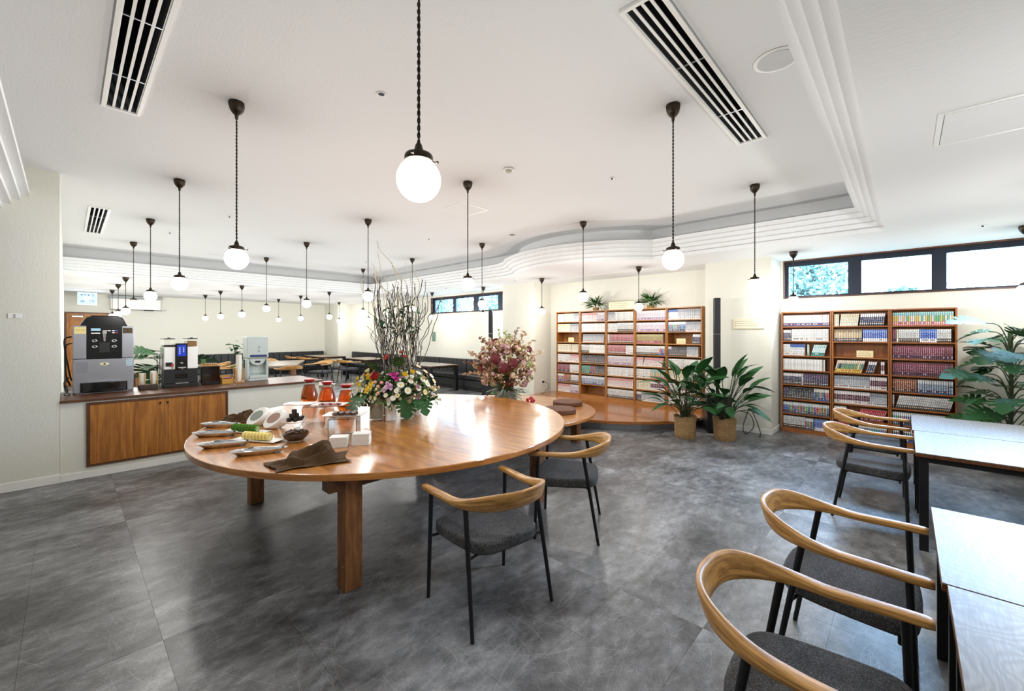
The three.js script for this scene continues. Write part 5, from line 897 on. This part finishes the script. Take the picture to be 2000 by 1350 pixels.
{
  const s = thing('ceiling_speaker', 'round white ceiling speaker grille next to the stepped cornice', 'speaker', [3.03, HI, -0.585]);
  mesh('rim', [la([[0.105, -0.006], [0.128, -0.004], [0.132, -0.0005], [0.1, -0.0005]], 40)], M.trim, s); mesh('grille', [cy(0.106, 0.106, 0.008, 0, -0.0085, 0, 40)], hex(0xc4c6c8, 0.6), s);
  const d = thing('smoke_detector', 'small white smoke detector on the raised ceiling', 'smoke detector', [3.14, HI, -3.0]);
  mesh('base', [la([[0, -0.02], [0.05, -0.02], [0.055, -0.0005], [0, -0.0005]], 28)], M.trim, d); mesh('chamber', [la([[0, -0.042], [0.02, -0.042], [0.034, -0.03], [0.036, -0.0205], [0, -0.0205]], 24)], hex(0xb8b4a6, 0.5), d);
  const dl = (label, x, y, z, r) => { const o = thing('downlight', label, 'downlight', [x, y, z]); mesh('rim', [la([[r * 0.62, -0.002], [r * 0.95, -0.006], [r, -0.0005], [r * 0.6, -0.0005]], 28)], M.trim, o); mesh('lens', [cy(r * 0.64, r * 0.64, 0.002, 0, -0.0028, 0, 24)], hex(0x6f7072, 0.1, { metalness: 0.8 }), o); };  // flat grey disc paints the shade inside an open well, not a real lens
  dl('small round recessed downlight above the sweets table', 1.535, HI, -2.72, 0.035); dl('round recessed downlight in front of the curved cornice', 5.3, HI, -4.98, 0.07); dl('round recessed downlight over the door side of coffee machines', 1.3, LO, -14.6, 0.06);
  const sprk = [[1.63, HI, -7.2], [4.5, HI, -6.3], [4.1, HI, -2.35], [1.2, HI, -9.1], [2.2, HI, -9.6], [4.9, HI, -9.4], [6.7, LO, -2.7], [7.0, LO, -6.5], [6.95, LO, 0.62], [4.5, LO, -13.2], [2.0, LO, -13.4], [6.9, LO, -8.9]];
  sprk.forEach(([x, y, z]) => { const o = thing('sprinkler', 'tiny ceiling sprinkler head', 'sprinkler', [x, y, z], 0, 'ceiling sprinkler heads'); mesh('plate', [la([[0, -0.005], [0.028, -0.004], [0.03, -0.0005], [0, -0.0005]], 18)], M.trim, o); mesh('nozzle', [cy(0.011, 0.007, 0.014, 0, -0.019, 0, 10)], M.black, o); });
  const hatch = (label, x0, x1, z0, z1, y) => { const o = thing('access_hatch', label, 'hatch', [(x0 + x1) / 2, y, (z0 + z1) / 2]), w = x1 - x0, d2 = z1 - z0, f = 0.022; mesh('frame', [bx(w, 0.006, f, 0, -0.003, d2 / 2 - f / 2), bx(w, 0.006, f, 0, -0.003, -d2 / 2 + f / 2), bx(f, 0.006, d2 - 2 * f, w / 2 - f / 2, -0.003, 0), bx(f, 0.006, d2 - 2 * f, -w / 2 + f / 2, -0.003, 0)], M.trim, o); mesh('panel', [bx(w - 2 * f - 0.008, 0.006, d2 - 2 * f - 0.008, 0, -0.0031, 0)], M.ceil, o); };
  hatch('square access hatch in the raised ceiling', 3.52, 4.0, -4.65, -4.2, HI); hatch('square access hatch in raised ceiling at the far end', 4.3, 4.75, -9.9, -9.45, HI); hatch('long access hatch in the soffit next to the cornice', 3.25, 3.8, 0.13, 1.35, LO);
  for (const [l, x0, x1, z0, z1, y] of [['thin dark slot diffuser in the soffit above the bookcases', 7.42, 7.455, -5.55, -3.35, LO], ['thin dark slot diffuser at the far end of raised ceiling', 2.1, 4.1, -10.95, -10.915, HI]]) { const o = thing('slot_diffuser', l, 'air vent', [(x0 + x1) / 2, y, (z0 + z1) / 2]); ductBox(o, x1 - x0 - 0.002, z1 - z0 - 0.002, 0.3); mesh('lip', [bx(x1 - x0 + 0.03, 0.005, 0.012, 0, -0.003, (z1 - z0) / 2 + 0.007), bx(x1 - x0 + 0.03, 0.005, 0.012, 0, -0.003, -(z1 - z0) / 2 - 0.007), bx(0.012, 0.005, z1 - z0, (x1 - x0) / 2 + 0.007, -0.003, 0), bx(0.012, 0.005, z1 - z0, -(x1 - x0) / 2 - 0.007, -0.003, 0)], M.trim, o); }
}
// ---------- on the walls ----------
{
  const s = thing('hanging_sign', 'glowing pale blue sign hung from the soffit before the door', 'sign', [0.41, LO, -17.2]);
  mesh('hanger', [bar([-0.12, 0, 0], [-0.12, -0.03, 0], 0.006), bar([0.12, 0, 0], [0.12, -0.03, 0], 0.006)], M.steel, s);
  mesh('sign_box', [rb(0.4, 0.36, 0.05, 0.006, 0, -0.2105, 0)], M.white, s);
  mesh('sign_face', [face(0.38, 0.34, 0, -0.2105, 0.0256)], std({ color: 0x222222, roughness: 0.4, emissive: 0xffffff, emissiveIntensity: 1.1, emissiveMap: ctex(192, 172, (c, w, h) => { c.fillStyle = '#d3ecff'; c.fillRect(0, 0, w, h); seed = 5; glyphs(c, 18, 18, 34, 4, '#3a6a9a', 1.15); glyphs(c, 26, 100, 44, 1, '#3a6a9a'); glyphs(c, 108, 100, 30, 2, '#3a6a9a', 1.2); }, true, false) }), s);
  const pl = new THREE.PointLight(new THREE.Color(0.45, 0.7, 1), 0.5); pl.position.set(0, -0.2, 0.1); pl.castShadow = true; pl.shadow.radius = 5; s.add(pl);
  const scr = thing('projection_screen', 'white roll-down screen with dark lower rail on the far wall', 'screen', [1.55, 0, ZF + 0.03]);
  mesh('housing', [rb(1.3, 0.09, 0.1, 0.01, 0, 2.73, 0.03)], hex(0x9aa0a2, 0.5), scr); mesh('fabric', [bx(1.2, 0.34, 0.004, 0, 2.51, 0.04)], M.white, scr); mesh('bottom_rail', [bx(1.24, 0.018, 0.02, 0, 2.335, 0.04), bx(0.24, 0.035, 0.03, 0.3, 2.33, 0.045)], M.blackMetal, scr); mesh('hook', [tb([[0.62, 2.335, 0.04], [0.72, 2.33, 0.04], [0.76, 2.36, 0.04], [0.76, 2.4, 0.04]], 0.008, 12)], M.steel, scr);
  const nt = thing('wall_notice', 'cream notice plate of three printed lines on the white column', 'notice', [7.549, 1.742, -1.845], -Math.PI / 2);
  mesh('plate', [rb(0.45, 0.16, 0.012, 0.003, 0, 0, 0.0062)], M.cream, nt);
  mesh('print', [face(0.43, 0.142, 0, 0, 0.0128)], sheet(640, 212, (c, w, h) => { c.fillStyle = '#ece5cb'; c.fillRect(0, 0, w, h); c.strokeStyle = '#b8b090'; c.lineWidth = 3; c.strokeRect(8, 8, w - 16, h - 16); seed = 9; [[16, 0], [24, 5], [24, 3]].forEach(([n, r], k) => { const y = 36 + k * 52; c.fillStyle = '#15130e'; c.beginPath(); c.moveTo(34, y + 2); c.lineTo(46, y + 16); c.lineTo(34, y + 30); c.lineTo(22, y + 16); c.fill(); glyphs(c, 56, y, 20, n - r * 2, '#1c1812', 1.12); glyphs(c, 56 + (n - r * 2) * 22.4, y, 20, r * 2 - 2 > 0 ? r * 2 - 2 : 0, '#8e2a22', 1.12); }); }), nt);
  const tn = thing('top_notice', 'cream notice board standing on the long bookcases between greenery', 'notice', [8.0, 2.0855, -4.36], -Math.PI / 2);
  mesh('board', [rb(0.6, 0.17, 0.012, 0.003, 0, 0.0855, 0)], M.cream, tn); mesh('print', [face(0.58, 0.15, 0, 0.0855, 0.0066)], sheet(512, 140, (c, w, h) => { c.fillStyle = '#efe6c4'; c.fillRect(0, 0, w, h); seed = 12; [14, 15, 13].forEach((n, k) => glyphs(c, 26, 16 + k * 40, 22, n, k === 1 ? '#7a3a2a' : '#5a4a30', 1.15)); }), tn);
  const card = (label, x, y, z, w, h) => { const c0 = thing('shelf_card', label, 'card', [x, y, z], -Math.PI / 2); mesh('card', [rb(w, h, 0.006, 0.001, 0, h / 2, 0), bx(w * 0.5, 0.004, 0.05, 0, 0.0025, -0.025)], M.cream, c0); mesh('print', [face(w * 0.94, h * 0.9, 0, h / 2, 0.0034)], sheet(200, 100, (c, W, hh) => { c.fillStyle = '#ecdcae'; c.fillRect(0, 0, W, hh); seed = 15; [7, 10, 10].forEach((n, k) => glyphs(c, k ? 14 : 38, 12 + k * 28, 15, n, '#4a3a24', 1.15)); }), c0); };
  const sy = (h, n, k) => 0.05 + (n - 1 - k) * (h - 0.069) / n + 0.0195;
  card('cream card in the empty shelf of the bookcase between its neighbours', 8.06, sy(1.935, 8, 2), -0.44, 0.19, 0.1);
  card('cream card in the empty shelf nearest the power outlet', 7.97, 0.16 + sy(1.925, 8, 2), -5.62, 0.15, 0.1);
  card('cream card in the half-empty shelf behind leafy plants', 7.97, 0.16 + sy(1.925, 8, 2), -3.1, 0.17, 0.1);
  const pn = thing('wall_panel', 'narrow grey-green control panel on the wall under small window', 'panel', [XR - 0.001, 1.48, -11.2], -Math.PI / 2); mesh('plate', [rb(0.17, 0.3, 0.02, 0.004, 0, 0, 0.0105)], hex(0x5f7f6e, 0.5), pn); mesh('buttons', [bx(0.03, 0.02, 0.006, -0.03, 0.06, 0.0235), bx(0.03, 0.02, 0.006, 0.03, 0.06, 0.0235)], M.steel, pn);
  const sw = thing('switch_plate', 'small white switch plate on the partition', 'switch', [-0.36, 1.77, ZP]); mesh('plate', [rb(0.09, 0.05, 0.006, 0.002, 0, 0, 0.0032)], M.trim, sw); mesh('rocker', [bx(0.012, 0.008, 0.004, 0, 0.01, 0.008), bx(0.012, 0.008, 0.004, 0, -0.01, 0.008)], M.black, sw);
  const ou = thing('power_outlet', 'power outlet with black plug on the column by the platform', 'outlet', [7.86, 0.42, -6.389]); mesh('plate', [rb(0.07, 0.12, 0.008, 0.003, 0, 0, 0.0042)], M.trim, ou); mesh('plug', [rb(0.04, 0.05, 0.04, 0.008, 0, 0, 0.028)], M.black, ou); mesh('cord', [tb([[0, 0, 0.048], [0.06, -0.02, 0.1], [0.1, -0.12, 0.12], [0.0, -0.2, 0.12], [-0.1, -0.245, 0.14], [-0.24, -0.252, 0.16]], 0.005, 30)], M.black, ou);
}
// ---------- loudspeakers ----------
const spk = (label, x, z, base, turn) => { const t = thing('tower_speaker', label, 'speaker', [x, 0, z], turn); mesh('subwoofer', [rb(0.36, base, 0.4, 0.012, 0, base / 2 + 0.012, 0), bx(0.3, 0.012, 0.34, 0, 0.006, 0)], M.black, t); mesh('grille', [rb(0.31, base - 0.08, 0.012, 0.004, 0, base / 2 + 0.012, 0.205)], hex(0x17181d, 0.75), t); mesh('pole', [cy(0.018, 0.018, 0.4, 0, base + 0.012, 0, 14)], M.blackMetal, t); for (const y of [base + 0.412, base + 1.0]) { const s = mesh('line_array', [rb(0.095, 0.585, 0.1, 0.008, 0, y + 0.294, 0)], M.black, t); mesh('array_grille', [rb(0.078, 0.55, 0.008, 0.003, 0, y + 0.294, 0.051)], hex(0x1b1c22, 0.7), s); } };
spk('slim black column speaker on subwoofer behind the leafy plants', 7.25, -2.24, 0.58, -Math.PI / 2 + 0.5);
spk('slim black column speaker behind the dried bouquet', 7.42, -7.72, 0.58, -Math.PI / 2 + 0.5);
{ const c = thing('cable_loop', 'black cables looped at the foot of the white column', 'cable', [7.4, 0, -1.86]); mesh('cable', [tb([[0, 0.35, -0.1], [0.05, 0.3, 0.05], [0.08, 0.12, 0.1], [0.02, 0.02, 0.05], [-0.05, 0.012, 0.0], [0.03, 0.1, -0.04], [0.08, 0.28, 0.0], [0.04, 0.4, 0.05], [0.08, 0.2, 0.14], [0.06, 0.012, 0.2], [-0.1, 0.012, 0.22]], 0.006, 60)], M.black, c); }
// ---------- trees outside the strip windows ----------
{
  struct('ground', [span(XR + 0.3, 60, -0.3, -0.05, -50, 40)], hex(0x3a4030, 0.95));
  const lg = leafGeo(0.11, 0.06, 0.5, 0.25, 2);
  const mats = [[0.06, 0.12, 0.09], [0.08, 0.14, 0.11]].map(([r, g, b]) => std({ color: new THREE.Color(r, g, b), roughness: 0.8, side: THREE.DoubleSide }));
  const tree = (label, x, z, h, r, n, k, s) => { seed = s; const t = thing('tree', label, 'tree', [x, -0.05, z], 0, 'trees outside the strip windows'), gs = []; mesh('trunk', [tb([[0, 0, 0], [0.1, h * 0.4, 0.05], [0, h * 0.8, 0]], 0.12, 12, 8)], hex(0x2a2018, 0.9), t); for (let i = 0; i < n; i++) { const d = dirOf(rnd() * 6.28, rr(-1.4, 1.5)), q = Math.pow(rnd(), 0.4), o = aim(new THREE.Object3D(), d.x * r * q, h * 0.68 + d.y * h * 0.34 * q, d.z * r * q, rnd() * 6.28, rr(-1, 1), rnd() * 3, rr(0.7, 1.5)); o.updateMatrix(); gs.push(nrm(lg).clone().applyMatrix4(o.matrix)); } const f = mesh('foliage', gs, mats[k], t); f.userData.kind = 'stuff'; };
  tree('leafy tree filling the end pane of the long strip window', 12.2, -1.75, 4.6, 1.0, 9000, 1, 1);
  tree('low leafy tree just showing in the second pane', 13.0, -0.05, 2.66, 0.7, 2200, 0, 2);
  tree('leafy tree outside the far end of small strip window', 13.0, -17.4, 5.4, 1.6, 9000, 1, 3);
  tree('leafy tree outside the middle of small strip window', 13.4, -13.4, 5.4, 1.9, 9000, 0, 4);
}

renderer.render(scene, camera);
